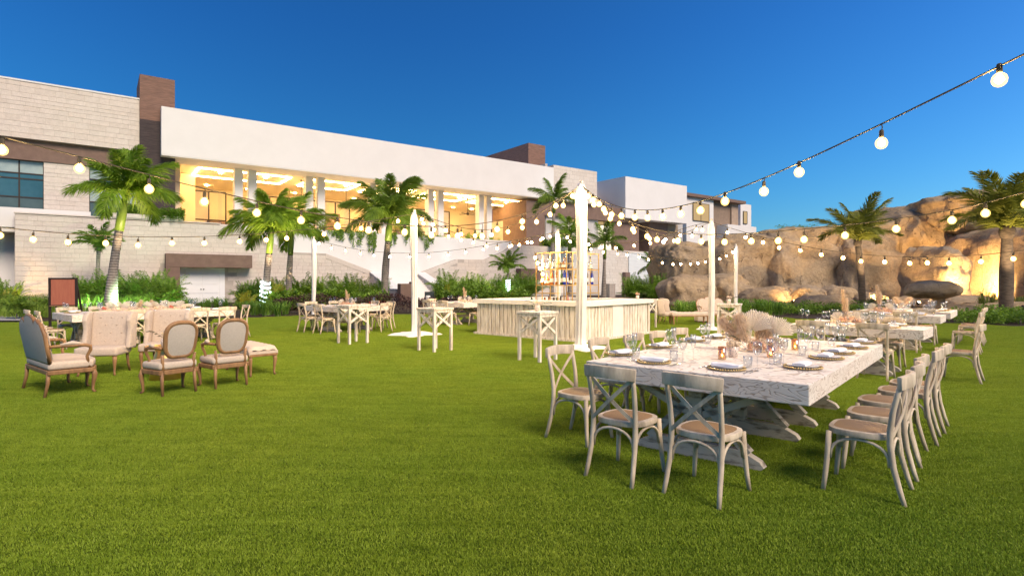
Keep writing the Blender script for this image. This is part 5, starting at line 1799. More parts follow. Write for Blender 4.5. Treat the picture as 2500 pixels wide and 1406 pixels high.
def bench_builder():
    o = thing('tufted_bench', '', 'bench')
    L, D = .60, .24
    MB().box(-L, L, -D, D, .34, .385).build('seat_rail', m_oak, o, bevel=.012)
    vs_, fs = [], []
    nx, ny = 36, 14
    for j in range(ny + 1):
        for i in range(nx + 1):
            u, v = i / nx, j / ny
            x, y = -L + 2 * L * u, -D + 2 * D * v
            z = .50 * 1.0 + .012 * abs(math.sin(u * math.pi * 7 + v * math.pi * 3)) + .012 * abs(math.sin(u * math.pi * 7 - v * math.pi * 3))
            e = min(u, 1 - u) * 2 * L; e2 = min(v, 1 - v) * 2 * D
            z -= .07 * max(0, 1 - e / .06) ** 2 + .07 * max(0, 1 - e2 / .06) ** 2
            vs_.append((x, y, z))
    for j in range(ny):
        for i in range(nx):
            a = j * (nx + 1) + i
            fs.append((a, a + 1, a + nx + 2, a + nx + 1))
    b = MB().add(vs_, fs)
    b.box(-L, L, -D, D, .386, .432)
    b.build('cushion', m_linen, o, smooth=True)
    for sx in (-1, 1):
        for sy in (-1, 1):
            cabriole(o, sx * (L - .05), sy * (D - .045), .36, sx * .7, sy * .7)
    return o
BENCH = Proto(bench_builder)
BENCH.put((-4.62, 9.98, 0), R(135), 'tufted beige bench with curved legs behind the right oval armchair', 'tufted benches')
BENCH.put((*at_depth(1682, 21.2)[:2], 0), R(2), 'long tufted beige bench in front of the far settee', 'tufted benches', (1.15, 1, .9))
o = thing('cube_ottoman', 'beige upholstered cube ottoman behind the far bench', 'ottoman', at_depth(1714, 22.2), 0)
cushion('cushion', m_linen, o, -.25, .25, -.22, .22, .06, .44, .03)
for sx in (-1, 1):
    for sy in (-1, 1):
        MB().cbox(sx * .2, sy * .17, .03, .04, .04, .06).build('foot', m_oak, o)
dt = thing('drum_table', 'gold drum side table with a round tray top among the lounge chairs', 'table', gp(384, 931) + Vector((0, .22, 0)))
MB().lathe([(.235, 0), (.24, .01), (.165, .40), (.15, .44), (.15, .50)], 32).build('drum_base', m_gold, dt, smooth=True)
MB().lathe([(.15, .50), (.29, .515), (.30, .55), (.285, .55), (.28, .525), (.02, .522)], 32).build('tray_top', m_gold, dt, smooth=True)

# ---- wooden board on an easel frame
m_dark = mat('dark_stained_frame', (.035, .022, .018), None, .5, 6)
o = thing('display_board', 'reddish wooden board in a dark standing frame left of the long table', 'sign', at_depth(154, 19.6), R(8))
W_ = .42
for s in (-1, 1):
    MB().bar((s * W_, .02, 0), (s * W_, 0, 1.74), .07, .05).build('frame_post', m_dark, o)
    MB().bar((s * W_ * .9, .55, 0), (s * W_, .03, 1.5), .05, .04).build('rear_strut', m_dark, o)
MB().box(-W_ + .03, W_ - .03, -.025, .025, 1.69, 1.74).build('frame_rail', m_dark, o)
MB().box(-W_ + .03, W_ - .03, -.03, .03, .76, .80).build('frame_rail', m_dark, o)
MB().box(-W_ + .045, W_ - .045, -.012, .02, .80, 1.69).build('board', mat('red_wood_board', (.42, .145, .085), (.36, .11, .07), .6, 3, stretch=(6, 1, .8), bmp=.1), o)
MB().box(-W_ + .03, W_ - .03, -.075, -.03, .75, .775).build('ledge', m_oak, o)

# ================================================================ draped posts
POST = {'P1': (1.67, 13.6, 3.98), 'P2': (6.67, 18.9, 3.66), 'P3': (10.65, 26.9, 3.35), 'P4': (-2.95, 17.1, 3.72), 'P5': (-8.7, 24.8, 3.52), 'P6': (1.82, 22.4, 3.62)}
def post(key, label, r0, spread, seed):
    x, y, H = POST[key]
    rng = random.Random(seed)
    o = thing('draped_post', label, 'post', (x, y, 0), 0, 'white draped light posts')
    MB().lathe([(.045, .02), (.045, H + .04), (.02, H + .06)], 10).build('pole', m_whitewash, o)
    n, m = 44, 46
    vs_, fs = [], []
    ph = [rng.uniform(0, 6.28) for _ in range(6)]
    for j in range(m + 1):
        s = j / m
        z = .03 + (H - .06) * s
        base = r0 * (.84 + .05 * math.sin(s * 7 + ph[0]) + .20 * s)
        if s > .93: base *= 1 - (s - .93) * 6
        if s < .06: base *= 1 + (1 - s / .06) ** 2 * .35
        off = .012 * math.sin(s * 5 + ph[1])
        for k in range(n):
            a = 2 * math.pi * k / n
            rr = base * (1 + .10 * math.sin(3 * a + ph[2] + s * 2.5) + .10 * math.sin(8 * a + ph[3] - s * 3) + .05 * math.sin(13 * a + ph[4] + s * 6))
            vs_.append((off + rr * math.cos(a), rr * math.sin(a), z))
    for j in range(m):
        for k in range(n):
            k2 = (k + 1) % n
            fs.append((j * n + k, j * n + k2, (j + 1) * n + k2, (j + 1) * n + k))
    fs.append(tuple(m * n + k for k in range(n)))
    MB().add(vs_, fs).build('drape', m_cloth, o, smooth='all')
    # cloth spread over the square base plate
    vs_, fs = [], []
    R_, K = 9, 40
    ang0 = R(49.5)
    for j in range(R_ + 1):
        f_ = j / R_
        for k in range(K):
            a = 2 * math.pi * k / K
            sq = 1 / max(abs(math.cos(a - ang0)), abs(math.sin(a - ang0)))
            rr = r0 * .7 + (spread * (.72 * sq + .12 * math.sin(5 * a + ph[5]) + .06 * math.sin(11 * a)) - r0 * .7) * f_
            z = .05 * (1 - f_) ** 2.2 + .05 * (1 - f_ ** 6) + .012 * math.sin(9 * a + 6 * f_) * f_ * (1 - f_ * .5) + .012
            if f_ == 1: z = .006
            vs_.append((rr * math.cos(a), rr * math.sin(a), z))
    for j in range(R_):
        for k in range(K):
            k2 = (k + 1) % K
            fs.append((j * K + k, (j + 1) * K + k, (j + 1) * K + k2, j * K + k2))
    MB().add(vs_, fs).build('base_cloth', m_cloth, o, smooth='all')
post('P1', 'tallest white draped post in front of the bar', .128, .70, 1)
post('P2', 'white draped post behind the flower centrepiece of the nearest table', .095, .5, 2)
post('P3', 'farthest white draped post in front of the rocks', .085, .4, 3)
post('P4', 'white draped post left of the bar with a wide cloth foot', .098, .86, 4)
post('P5', 'slim white draped post left of the square dining table', .09, .6, 5)
post('P6', 'white draped post behind the gold bar shelf', .10, .5, 6)

# ================================================================ string lights
m_env = emat('bulb_glass', (1.0, .62, .22), 1.0)
def env_material(m):
    nt = m.node_tree
    out = nt.nodes['Material Output']
    nt.nodes.remove(nt.nodes['Principled BSDF'])
    tr, em = N(nt, 'ShaderNodeBsdfTransparent'), N(nt, 'ShaderNodeEmission')
    tr.inputs[0].default_value = (1.0, .93, .80, 1)
    em.inputs[0].default_value = (1.0, .60, .16, 1)
    em.inputs[1].default_value = 2.0
    mx = N(nt, 'ShaderNodeMixShader')
    mx.inputs[0].default_value = .5
    nt.links.new(tr.outputs[0], mx.inputs[1]); nt.links.new(em.outputs[0], mx.inputs[2]); nt.links.new(mx.outputs[0], out.inputs[0])
    m.cycles.emission_sampling = 'NONE'
env_material(m_env)
BULB = MB().ball((0, 0, 0), .060, 14, 10, 1.06).mesh('bulb', m_env, smooth='all')
FIL = MB().ball((0, 0, .002), .034, 10, 8, 1.1).mesh('filament', m_bulb, smooth='all')
SOCK = MB().lathe([(.014, .145), (.022, .135), (.024, .075), (.020, .053)], 10).mesh('socket', m_cable, smooth='all')
def strand(label, A, B, px, cord=.17, ends=(None, None), bs=1.0):
    """A,B = plan positions of the two ends; px = bulbs as seen; each bulb hangs from the cable on the plan line A-B"""
    A, B = Vector(A), Vector(B)
    o = thing('string_light', label, 'string lights', (0, 0, 0), 0, 'festoon string lights')
    pts = []
    for (x, y) in px:
        r = (x - 1250) / FPX
        d = B - A
        # (A.x + s d.x) = r (A.y + s d.y)
        s = (r * A.y - A.x) / (d.x - r * d.y)
        Y = A.y + s * d.y
        X = A.x + s * d.x
        z = EYE + (HOR - y) * Y / FPX
        pts.append((s, Vector((X, Y, z))))
    pts.sort(key=lambda q: q[0])
    s_ = np.array([q[0] for q in pts])
    zc = np.array([q[1].z + cord for q in pts])
    ss, zz = list(s_), list(zc)
    if ends[0] is not None: ss.insert(0, 0.0); zz.insert(0, ends[0])
    if ends[1] is not None: ss.append(1.0); zz.append(ends[1])
    ss, zz = np.array(ss), np.array(zz)
    w = np.ones(len(ss))
    if ends[0] is not None: w[0] = 6
    if ends[1] is not None: w[-1] = 6
    c = np.polyfit(ss, zz, min(4, len(ss) - 1), w=w)
    lo, hi = ss.min(), ss.max()
    cab = []
    for k in range(41):
        u = lo + (hi - lo) * k / 40
        P = A + (B - A) * u
        cab.append((P.x, P.y, float(np.polyval(c, u))))
    MB().tube(cab, .009, 6).build('cable', m_cable, o, smooth='all')
    for s, p in pts:
        zt = float(np.polyval(c, s))
        zb = min(p.z, zt - .12)
        b = obj('bulb', BULB, o, (p.x, p.y, zb), None, (bs,) * 3)
        sk = obj('socket', SOCK, b)
        obj('filament', FIL, b)
        tw = MB().tube([(0, 0, .13 / bs), (.012, .004, ((zt - zb) * .6) / bs + .05), (0, 0, (zt - zb) / bs)], .006, 5).build('drop_cord', m_cable, b)
P = {k_: Vector(v[:2]) for k_, v in POST.items()}
H_ = {k_: v[2] - .06 for k_, v in POST.items()}
strand('string of large bulbs rising to the upper right corner of the view', P['P1'], Vector((1.67 + .311 * 11.5, 13.6 - 11.5)),
       [(2440, 195), (2152, 350), (1951, 420), (1865, 468), (1770, 492), (1710, 514), (1662, 523), (1618, 530), (1581, 532), (1550, 531), (1517, 527), (1493, 524), (1474, 511), (1463, 498), (1448, 487), (1436, 476)], ends=(H_['P1'], 4.0), cord=.15)
strand('string of bulbs sagging from the left edge across the first palm to the tallest post', P['P1'], Vector((1.67 - 7.9 * 1.1, 13.6 - 6.8 * 1.1)),
       [(5, 367), (194, 412), (364, 462), (499, 493), (627, 520), (735, 538), (824, 552), (900, 562), (988, 567), (1053, 574), (1117, 576), (1177, 577), (1214, 560), (1275, 541), (1357, 502), (1398, 472)], ends=(H_['P1'], None))
strand('low string of bulbs across the limestone wall to the post with the wide cloth foot', P['P4'], P['P4'] + Vector((-.76, -.65)) * 10.5,
       [(-70, 566), (0, 575), (81, 585), (166, 592), (258, 594), (337, 599), (420, 594), (499, 594), (585, 590), (650, 586), (700, 582), (791, 572), (882, 558), (972, 540)], ends=(H_['P4'], None))
strand('string of bulbs from the slim left post across the white stair wall', P['P5'], P['P6'],
       [(779, 593), (809, 606), (844, 613), (880, 620), (913, 624), (952, 627), (1000, 628), (1047, 627), (1094, 623), (1137, 616), (1180, 609), (1214, 604), (1249, 600), (1288, 592), (1325, 582)], ends=(H_['P5'], H_['P6']))
strand('string of bulbs from the wide footed post to the tallest post', P['P4'], P['P1'],
       [(1030, 532), (1057, 549), (1088, 563), (1126, 572), (1160, 576), (1200, 574), (1240, 566), (1275, 556), (1310, 542), (1343, 524), (1375, 502), (1400, 480)], ends=(H_['P4'], H_['P1']))
strand('string of bulbs from the wide footed post to the post behind the gold shelf', P['P4'], P['P6'],
       [(1034, 546), (1060, 562), (1095, 578), (1126, 586), (1156, 592), (1188, 601), (1214, 607), (1244, 602), (1268, 598), (1298, 592), (1320, 586), (1343, 578)], ends=(H_['P4'], H_['P6']))
strand('string of bulbs from the tallest post to the post behind the centrepiece', P['P1'], P['P2'],
       [(1446, 490), (1478, 520), (1512, 546), (1548, 566), (1586, 583), (1620, 591), (1646, 588), (1690, 576), (1715, 562)], ends=(H_['P1'], H_['P2']))
strand('string of bulbs from the tallest post to the right edge above the rocks', P['P1'], P['P1'] + Vector((.74, -.67)) * 9,
       [(1450, 500), (1490, 534), (1545, 560), (1580, 577), (1604, 585), (1655, 588), (1712, 590), (1769, 591), (1834, 589), (1900, 588), (1963, 585), (2063, 575), (2188, 559), (2324, 538), (2406, 521), (2505, 498)], ends=(H_['P1'], None))
strand('string of bulbs from the post behind the gold shelf to the post behind the centrepiece', P['P6'], P['P2'],
       [(1385, 580), (1410, 590), (1437, 597), (1470, 604), (1503, 606), (1548, 600), (1588, 594), (1625, 585), (1660, 575), (1700, 560)], ends=(H_['P6'], H_['P2']))
strand('low string of bulbs from the gold shelf post to the farthest post', P['P6'], P['P3'],
       [(1392, 590), (1420, 602), (1443, 609), (1473, 616), (1508, 620), (1531, 622), (1560, 628), (1583, 634), (1617, 642), (1643, 645), (1662, 645), (1686, 645), (1704, 643), (1722, 640), (1757, 632), (1773, 625), (1788, 616)], ends=(H_['P6'], H_['P3']))
strand('low string of bulbs from the post behind the centrepiece across the rock face', P['P2'], P['P2'] + Vector((.74, -.67)) * 10,
       [(1776, 568), (1820, 580), (1863, 592), (1902, 605), (1954, 612), (2005, 622), (2058, 630), (2102, 638), (2160, 640), (2221, 643), (2264, 642), (2317, 643), (2395, 639), (2474, 632), (2560, 620)], ends=(H_['P2'], None))
# short strands wound round the shelf
def shelf_string():
    o = thing('string_light', 'short string of bulbs draped down the left end of the gold shelf', 'string lights', (0, 0, 0), 0, 'festoon string lights')
    cab = []
    for k in range(12):
        s = k / 11
        p = SC_ + U2 * (1.2 - .35 * s) + U1 * (.05 - .08)
        cab.append((p.x, p.y, 2.52 - .62 * s))
    MB().tube(cab, .008, 5).build('cable', m_cable, o)
    for k in (1, 4, 7, 10):
        b = obj('bulb', BULB, o, (cab[k][0], cab[k][1], cab[k][2] - .12))
        obj('socket', SOCK, b)
        obj('filament', FIL, b)
shelf_string()

# ================================================================ tableware
def lathe_thing(name, cat, prof, m, n=20, smooth='all'):
    me = MB().lathe(prof, n, cap=False).mesh(name, m, smooth=smooth)
    return me
ME = {
    'wine_glass': lathe_thing('wine_glass', 'glass', [(.036, .001), (.034, .004), (.006, .010), (.0045, .03), (.0045, .105), (.012, .118), (.032, .142), (.041, .170), (.040, .205), (.034, .240), (.032, .240), (.038, .205), (.039, .171), (.030, .145), (.003, .122)], m_glass),
    'champagne_flute': lathe_thing('champagne_flute', 'glass', [(.032, .001), (.030, .004), (.005, .010), (.004, .04), (.004, .12), (.012, .135), (.025, .175), (.028, .225), (.026, .27), (.0245, .27), (.0265, .225), (.0235, .176), (.003, .138)], m_glass),
    'water_glass': lathe_thing('water_glass', 'glass', [(.003, .004), (.030, .004), (.034, .015), (.042, .06), (.040, .105), (.0385, .105), (.040, .06), (.032, .018), (.003, .012)], m_glass),
    'dinner_plate': lathe_thing('dinner_plate', 'plate', [(.002, .001), (.08, .001), (.095, .008), (.130, .020), (.134, .023), (.129, .025), (.093, .013), (.002, .009)], m_plate, 28),
}
def charger_mesh():
    b = MB()
    b.lathe([(.002, .001), (.10, .001), (.155, .012), (.155, .016), (.10, .006), (.002, .005)], 32, cap=False)
    b.cur = 1
    for k in range(44):
        a = 2 * math.pi * k / 44
        b.ball((.157 * math.cos(a), .157 * math.sin(a), .0165), .0095, 6, 4)
    return b.mesh('charger_plate', [m_charger, m_bead], smooth='all')
ME['charger_plate'] = charger_mesh()
def napkin_mesh():
    b = MB()
    n = 14
    vs_, fs = [], []
    for i in range(n + 1):
        u = i / n
        for j, (y, dz) in enumerate(((-.055, 0), (-.05, .022), (-.01, .03), (.03, .026), (.055, .018), (.055, 0))):
            vs_.append((-.125 + .25 * u, y + .008 * math.sin(u * 5), .002 + dz * (1 - .25 * math.cos(u * 6.28)) + .012 * abs(2 * u - 1) ** 2))
    for i in range(n):
        for j in range(5):
            a = i * 6 + j
            fs.append((a, a + 6, a + 7, a + 1))
    fs += [tuple(range(6)), tuple(n * 6 + k for k in range(6))[::-1]]
    b.add(vs_, fs)
    return b.mesh('napkin', m_napkin, smooth=True)
ME['napkin'] = napkin_mesh()
def fork_mesh():
    b = MB()
    b.bar((0, -.10, .006), (0, .03, .006), .008, .003)
    b.prism([(-.006, .03), (.006, .03), (.012, .05), (.012, .06), (-.012, .06), (-.012, .05)], lambda p, q, t: (p, q, t), .005, .008)
    for k in range(4):
        x = -.0105 + k * .007
        b.bar((x, .06, .0065), (x, .10, .009), .003, .002)
    return b.mesh('fork', m_steel)
def knife_mesh():
    b = MB()
    b.bar((0, -.11, .006), (0, .0, .006), .010, .006)
    b.prism([(-.007, 0), (.008, 0), (.010, .08), (.002, .12), (-.006, .11)], lambda p, q, t: (p, q, t), .004, .007)
    return b.mesh('knife', m_steel)
def spoon_mesh():
    b = MB()
    b.bar((0, -.10, .006), (0, .05, .007), .007, .003)
    b.prism([(.018 * math.cos(a), .075 + .027 * math.sin(a)) for a in [k * .5236 for k in range(12)]], lambda p, q, t: (p, q, t), .004, .008)
    return b.mesh('spoon', m_steel)
ME['fork'], ME['knife'], ME['spoon'] = fork_mesh(), knife_mesh(), spoon_mesh()
CATS = {'wine_glass': 'glass', 'champagne_flute': 'glass', 'water_glass': 'glass', 'dinner_plate': 'plate', 'charger_plate': 'plate', 'napkin': 'napkin', 'fork': 'fork', 'knife': 'knife', 'spoon': 'spoon'}
SAY = {'wine_glass': 'wine glass', 'champagne_flute': 'champagne flute', 'water_glass': 'stemless water glass', 'dinner_plate': 'grey plate', 'charger_plate': 'gold beaded charger', 'napkin': 'folded white napkin', 'fork': 'steel fork', 'knife': 'steel knife', 'spoon': 'steel spoon'}
rt = random.Random(19)
def item(kind, p, rz, where, group, z=TZ):
    o = obj(kind, ME[kind], None, (p.x, p.y, z + .001), (0, 0, rz))
    return tag(o, f'{SAY[kind]} {where}', CATS[kind], group)
def setting(p, face, where, group, full=True):
    """p plan position of the plate, face = direction the sitter looks (deg)"""
    a = R(face)
    f_, r_ = Vector((math.cos(a), math.sin(a), 0)), Vector((math.sin(a), -math.cos(a), 0))
    q = lambda rr, ff: p + r_ * (rr + rt.uniform(-.008, .008)) + f_ * (ff + rt.uniform(-.008, .008))
    item('charger_plate', p, 0, where, group + ' chargers')
    if full:
        item('dinner_plate', p, 0, where, group + ' plates', TZ + .007)
    item('napkin', p + f_ * .01, a - math.pi / 2 + rt.uniform(-.12, .12), where, group + ' napkins', TZ + (.022 if full else .014))
    if full:
        item('fork', q(-.21, 0), a - math.pi / 2 + rt.uniform(-.05, .05), where, group + ' forks')
        item('knife', q(.20, -.01), a - math.pi / 2, where, group + ' knives')
        item('spoon', q(.235, -.01), a - math.pi / 2, where, group + ' spoons')
        item('water_glass', q(.10, .24), 0, where, group + ' water glasses')
    item('wine_glass', q(.20, .22), 0, where, group + ' wine glasses')
    item('champagne_flute', q(.27, .31), 0, where, group + ' flutes')
def px_t(x, y, z=TZ):
    d = FPX * (EYE - z) / (y - HOR)
    return Vector(((x - 1250) * d / FPX, d, 0))
g = 'nearest table'
for i, (x, y, w) in enumerate(((1596, 886, 'at the near end seat left, nearest table'), (1774, 902, 'at the near end seat right, nearest table'))):
    setting(px_t(x, y), 49.5, w, g)
for i, (x, y) in enumerate(((1960, 899), (2017, 876), (2046, 863), (2081, 850), (2104, 838))):
    setting(px_t(x, y), 139.5, f'at the {ordn[i]} right hand seat, nearest table', g)
for i, (x, y) in enumerate(((1514, 866), (1610, 848), (1692, 833), (1742, 825), (1790, 818))):
    setting(px_t(x, y), -40.5, f'at the {ordn[i]} left hand seat, nearest table', g)
def far_settings(c, ang, spots, name):
    for a_, b_, face, w in spots:
        setting(on(c, ang, a_, b_), math.degrees(ang) + face, f'{w}, {name}', name, False)
far_settings(T2c, R(46), [(.2, .5, 0, 'at the near right seat'), (.2, 1.1, 0, 'at the near middle seat'), (.2, 1.7, 0, 'at the near left seat'), (.8, .5, 180, 'at the far right seat'), (.8, 1.1, 180, 'at the far middle seat'), (.8, 1.7, 180, 'at the far left seat')], 'second right hand table')
far_settings(T3c, R(47), [(.2, .45, 0, 'at the near right seat'), (.2, 1.1, 0, 'at the near middle seat'), (.8, .5, 180, 'at the far right seat'), (.8, 1.3, 180, 'at the far left seat'), (.2, 1.7, 0, 'at the near left seat')], 'third right hand table')
far_settings(T4c, R(48), [(.25, .4, 0, 'at the near right seat'), (.25, 1.1, 0, 'at the near middle seat'), (.25, 1.7, 0, 'at the near left seat'), (.8, .25, 90, 'at the end seat, front'), (1.5, .25, 90, 'at the end seat, rear'), (1.7, 1.2, 180, 'at the far seat')], 'farthest right hand table')
far_settings(TLc, TA, [(.45, .28, 90, 'at the first near seat'), (1.15, .28, 90, 'at the second near seat'), (1.9, .28, 90, 'at the third near seat'), (2.6, .28, 90, 'at the fourth near seat'), (3.3, .28, 90, 'at the fifth near seat'),
                       (.4, 1.72, -90, 'at the first far seat'), (1.1, 1.72, -90, 'at the second far seat'), (1.85, 1.72, -90, 'at the third far seat'), (2.55, 1.72, -90, 'at the fourth far seat'), (3.3, 1.72, -90, 'at the fifth far seat'), (.25, 1.2, 0, 'at the left end seat')], 'long left table')
far_settings(TMc, TA, [(.25, .5, 0, 'at the near left side, right seat'), (.25, 1.45, 0, 'at the near left side, left seat'), (.5, .25, 90, 'at the near right side, front seat'), (1.4, .25, 90, 'at the near right side, rear seat'), (1.6, 1.0, 180, 'at the far side seat')], 'square table')
far_settings(TNc, TA, [(.25, .6, 0, 'at the near right seat'), (.25, 1.5, 0, 'at the near left seat'), (1.0, .3, 90, 'at the right end seat'), (1.6, 1.0, 180, 'at the far seat')], 'table behind the bar end')
# extra glassware crowding the second and third tables
for c, ang, nm in ((T2c, R(46), 'second right hand table'), (T3c, R(47), 'third right hand table')):
    for i in range(10):
        p = on(c, ang, rt.uniform(.35, .65), .35 + i * .15)
        item('water_glass' if i % 2 else 'wine_glass', p, 0, f'{ordn[i // 2]} from the right in the middle row, {nm}', f'middle row glasses {nm}')

# ================================================================ flowers
m_pampas = leafmat('pampas_strand', (.86, .72, .55), (.70, .55, .39), .5, .9)
m_fan = leafmat('dried_palm_fan', (.88, .84, .77), (.76, .71, .62), .4, .8)
m_peach = leafmat('peach_petal', (.88, .64, .46), (.80, .52, .34), .4, .8)
m_cream = leafmat('cream_petal', (.86, .75, .58), (.76, .62, .45), .35, .8)
m_pale = leafmat('pale_petal', (.86, .73, .63), (.74, .59, .49), .35, .8)
m_euc = leafmat('eucalyptus_leaf', (.09, .12, .06), (.04, .06, .03), .2, .6)
m_pink = leafmat('coral_petal', (.80, .22, .14), (.6, .12, .08), .3, .7)
def pampas_mesh(seed, L=.40, W=.11, n=1500, m=m_pampas):
    """feathery plume: fine arching side sprays that hang outward from a bent stalk"""
    rng = random.Random(seed)
    b = MB()
    bend = rng.uniform(-.10, .10)
    def axis(s): return Vector((bend * L * s * s, .04 * L * math.sin(s * 3), L * s))
    for i in range(n):
        s = .12 + .86 * rng.random() ** .9
        p = axis(s)
        a = rng.uniform(0, 6.28)
        le = W * (math.sin(math.pi * min(1, s * .80 + .14)) ** .7) * rng.uniform(.5, 1.45) + .01
        d = Vector((math.cos(a), math.sin(a), 0))
        up = rng.uniform(.35, 1.1)
        mid = p + d * le * .5 + Vector((0, 0, le * up * .7))
        tip = p + d * le * rng.uniform(.8, 1.1) + Vector((0, 0, le * up * .7 - le * rng.uniform(-.1, .55)))
        t = Vector((-d.y, d.x, rng.uniform(-.5, .5))) * .0017
        b.add([p - t, p + t, mid + t, mid - t, tip], [(0, 1, 2, 3), (3, 2, 4)])
    b.tube([(0, 0, -.12)] + [tuple(axis(k / 5)) for k in range(6)], .003, 4)
    return b.mesh('pampas_plume', m, fix=False)
def fan_mesh(seed, r=.17, span=2.4, m=m_fan):
    rng = random.Random(seed)
    b = MB()
    n = 26
    for i in range(n):
        a = -span / 2 + span * i / (n - 1)
        da = span / n * .46
        le = r * (1 - .12 * abs(a)) * rng.uniform(.93, 1.05)
        def P_(ang, rad, y): return (rad * math.sin(ang), y, rad * math.cos(ang))
        zf = .006
        b.add([P_(a - da, .02, 0), P_(a, .02, -zf), P_(a + da, .02, 0), P_(a - da, le * .9, .01), P_(a, le, .01 - zf * 2.2), P_(a + da, le * .9, .01)], [(0, 1, 4, 3), (1, 2, 5, 4)])
    b.tube([(0, 0, -.10), (0, 0, .03)], .004, 5)
    return b.mesh('palm_fan', m, fix=False)
def bloom_mesh(seed, r, m, n=110, leaf=.35):
    rng = random.Random(seed)
    b = MB()
    for i in range(n):
        u, a = rng.uniform(-.35, 1), rng.uniform(0, 6.28)
        c = math.sqrt(max(0, 1 - u * u))
        d = Vector((c * math.cos(a), c * math.sin(a), u))
        p = d * r * rng.uniform(.45, .95)
        s = d.cross(Vector((rng.uniform(-1, 1), rng.uniform(-1, 1), rng.uniform(-1, 1)))).normalized()
        t = d.cross(s)
        q = r * leaf * rng.uniform(.7, 1.2)
        e = d * q * .35
        b.add([p - s * q * .2, p + t * q * .5 + e, p + s * q + e * .6, p - t * q * .5 + e], [(0, 1, 2, 3)])
    return b.mesh('bloom', m, fix=False)
PAM = [pampas_mesh(500 + i) for i in range(3)]
PAMT = [pampas_mesh(510 + i, .62, .15, 2000) for i in range(2)]
FAN_ = [fan_mesh(520 + i) for i in range(2)]
BL = {'peach': [bloom_mesh(530 + i, .085, m_peach) for i in range(2)], 'cream': [bloom_mesh(540 + i, .07, m_cream, 90) for i in range(2)], 'pale': [bloom_mesh(550 + i, .07, m_pale, 90) for i in range(2)], 'coral': [bloom_mesh(560, .04, m_pink, 60)],
      'rose': [bloom_mesh(565, .042, m_cream, 60, .6)]}
def sprig_mesh(seed):
    rng = random.Random(seed)
    b = MB()
    pts = [Vector((.02 * k, 0, .05 * k - .004 * k * k)) for k in range(7)]
    b.tube(pts, .0022, 4)
    for k in range(1, 7):
        for s in (-1, 1):
            p = pts[k]
            d = Vector((.3, s, .3)).normalized() * .04
            w = Vector((.012, 0, 0))
            b.add([p, p + d * .5 + w, p + d, p + d * .5 - w], [(0, 1, 2, 3)])
    return b.mesh('leaf_sprig', m_euc, fix=False)
SPRIG = sprig_mesh(3)
def vase_material():
    m, nt, bs = newmat('mosaic_vase')
    vec = coords(nt, 'Object', (1, 1, 1), 0)
    vo = N(nt, 'ShaderNodeTexVoronoi', feature='F1')
    vo.inputs['Scale'].default_value = 75
    nt.links.new(vec, vo.inputs[0])
    c = ramp(nt, vo.outputs['Distance'], [(.2, (.10, .085, .07)), (.42, (.72, .60, .50))])
    nt.links.new(c, bs.inputs['Base Color'])
    bs.inputs['Roughness'].default_value = .25
    return m
m_vase = vase_material()
VASE = MB().lathe([(.04, 0), (.046, .006), (.052, .05), (.05, .11), (.046, .112), (.047, .05), (.03, .012)], 20, cap=False).mesh('vase', m_vase, smooth='all')
VASEL = MB().lathe([(.045, 0), (.05, .006), (.04, .04), (.05, .10), (.075, .125), (.07, .126), (.045, .10), (.03, .012)], 20, cap=False).mesh('vase', m_plate, smooth='all')
def arrangement(name, label, p, z, parts, cat='flowers', vase=VASE, vs_=1.0, group=None):
    o = thing(name, label, cat, (p.x, p.y, z + .001), 0, group)
    if vase:
        obj('vase', vase, o, None, None, (vs_,) * 3)
    for kind, me, loc, rot, s in parts:
        obj(kind, me, o, loc, rot, (s,) * 3)
    return o
def euler(tx_, tz_): return (0, tx_, tz_)
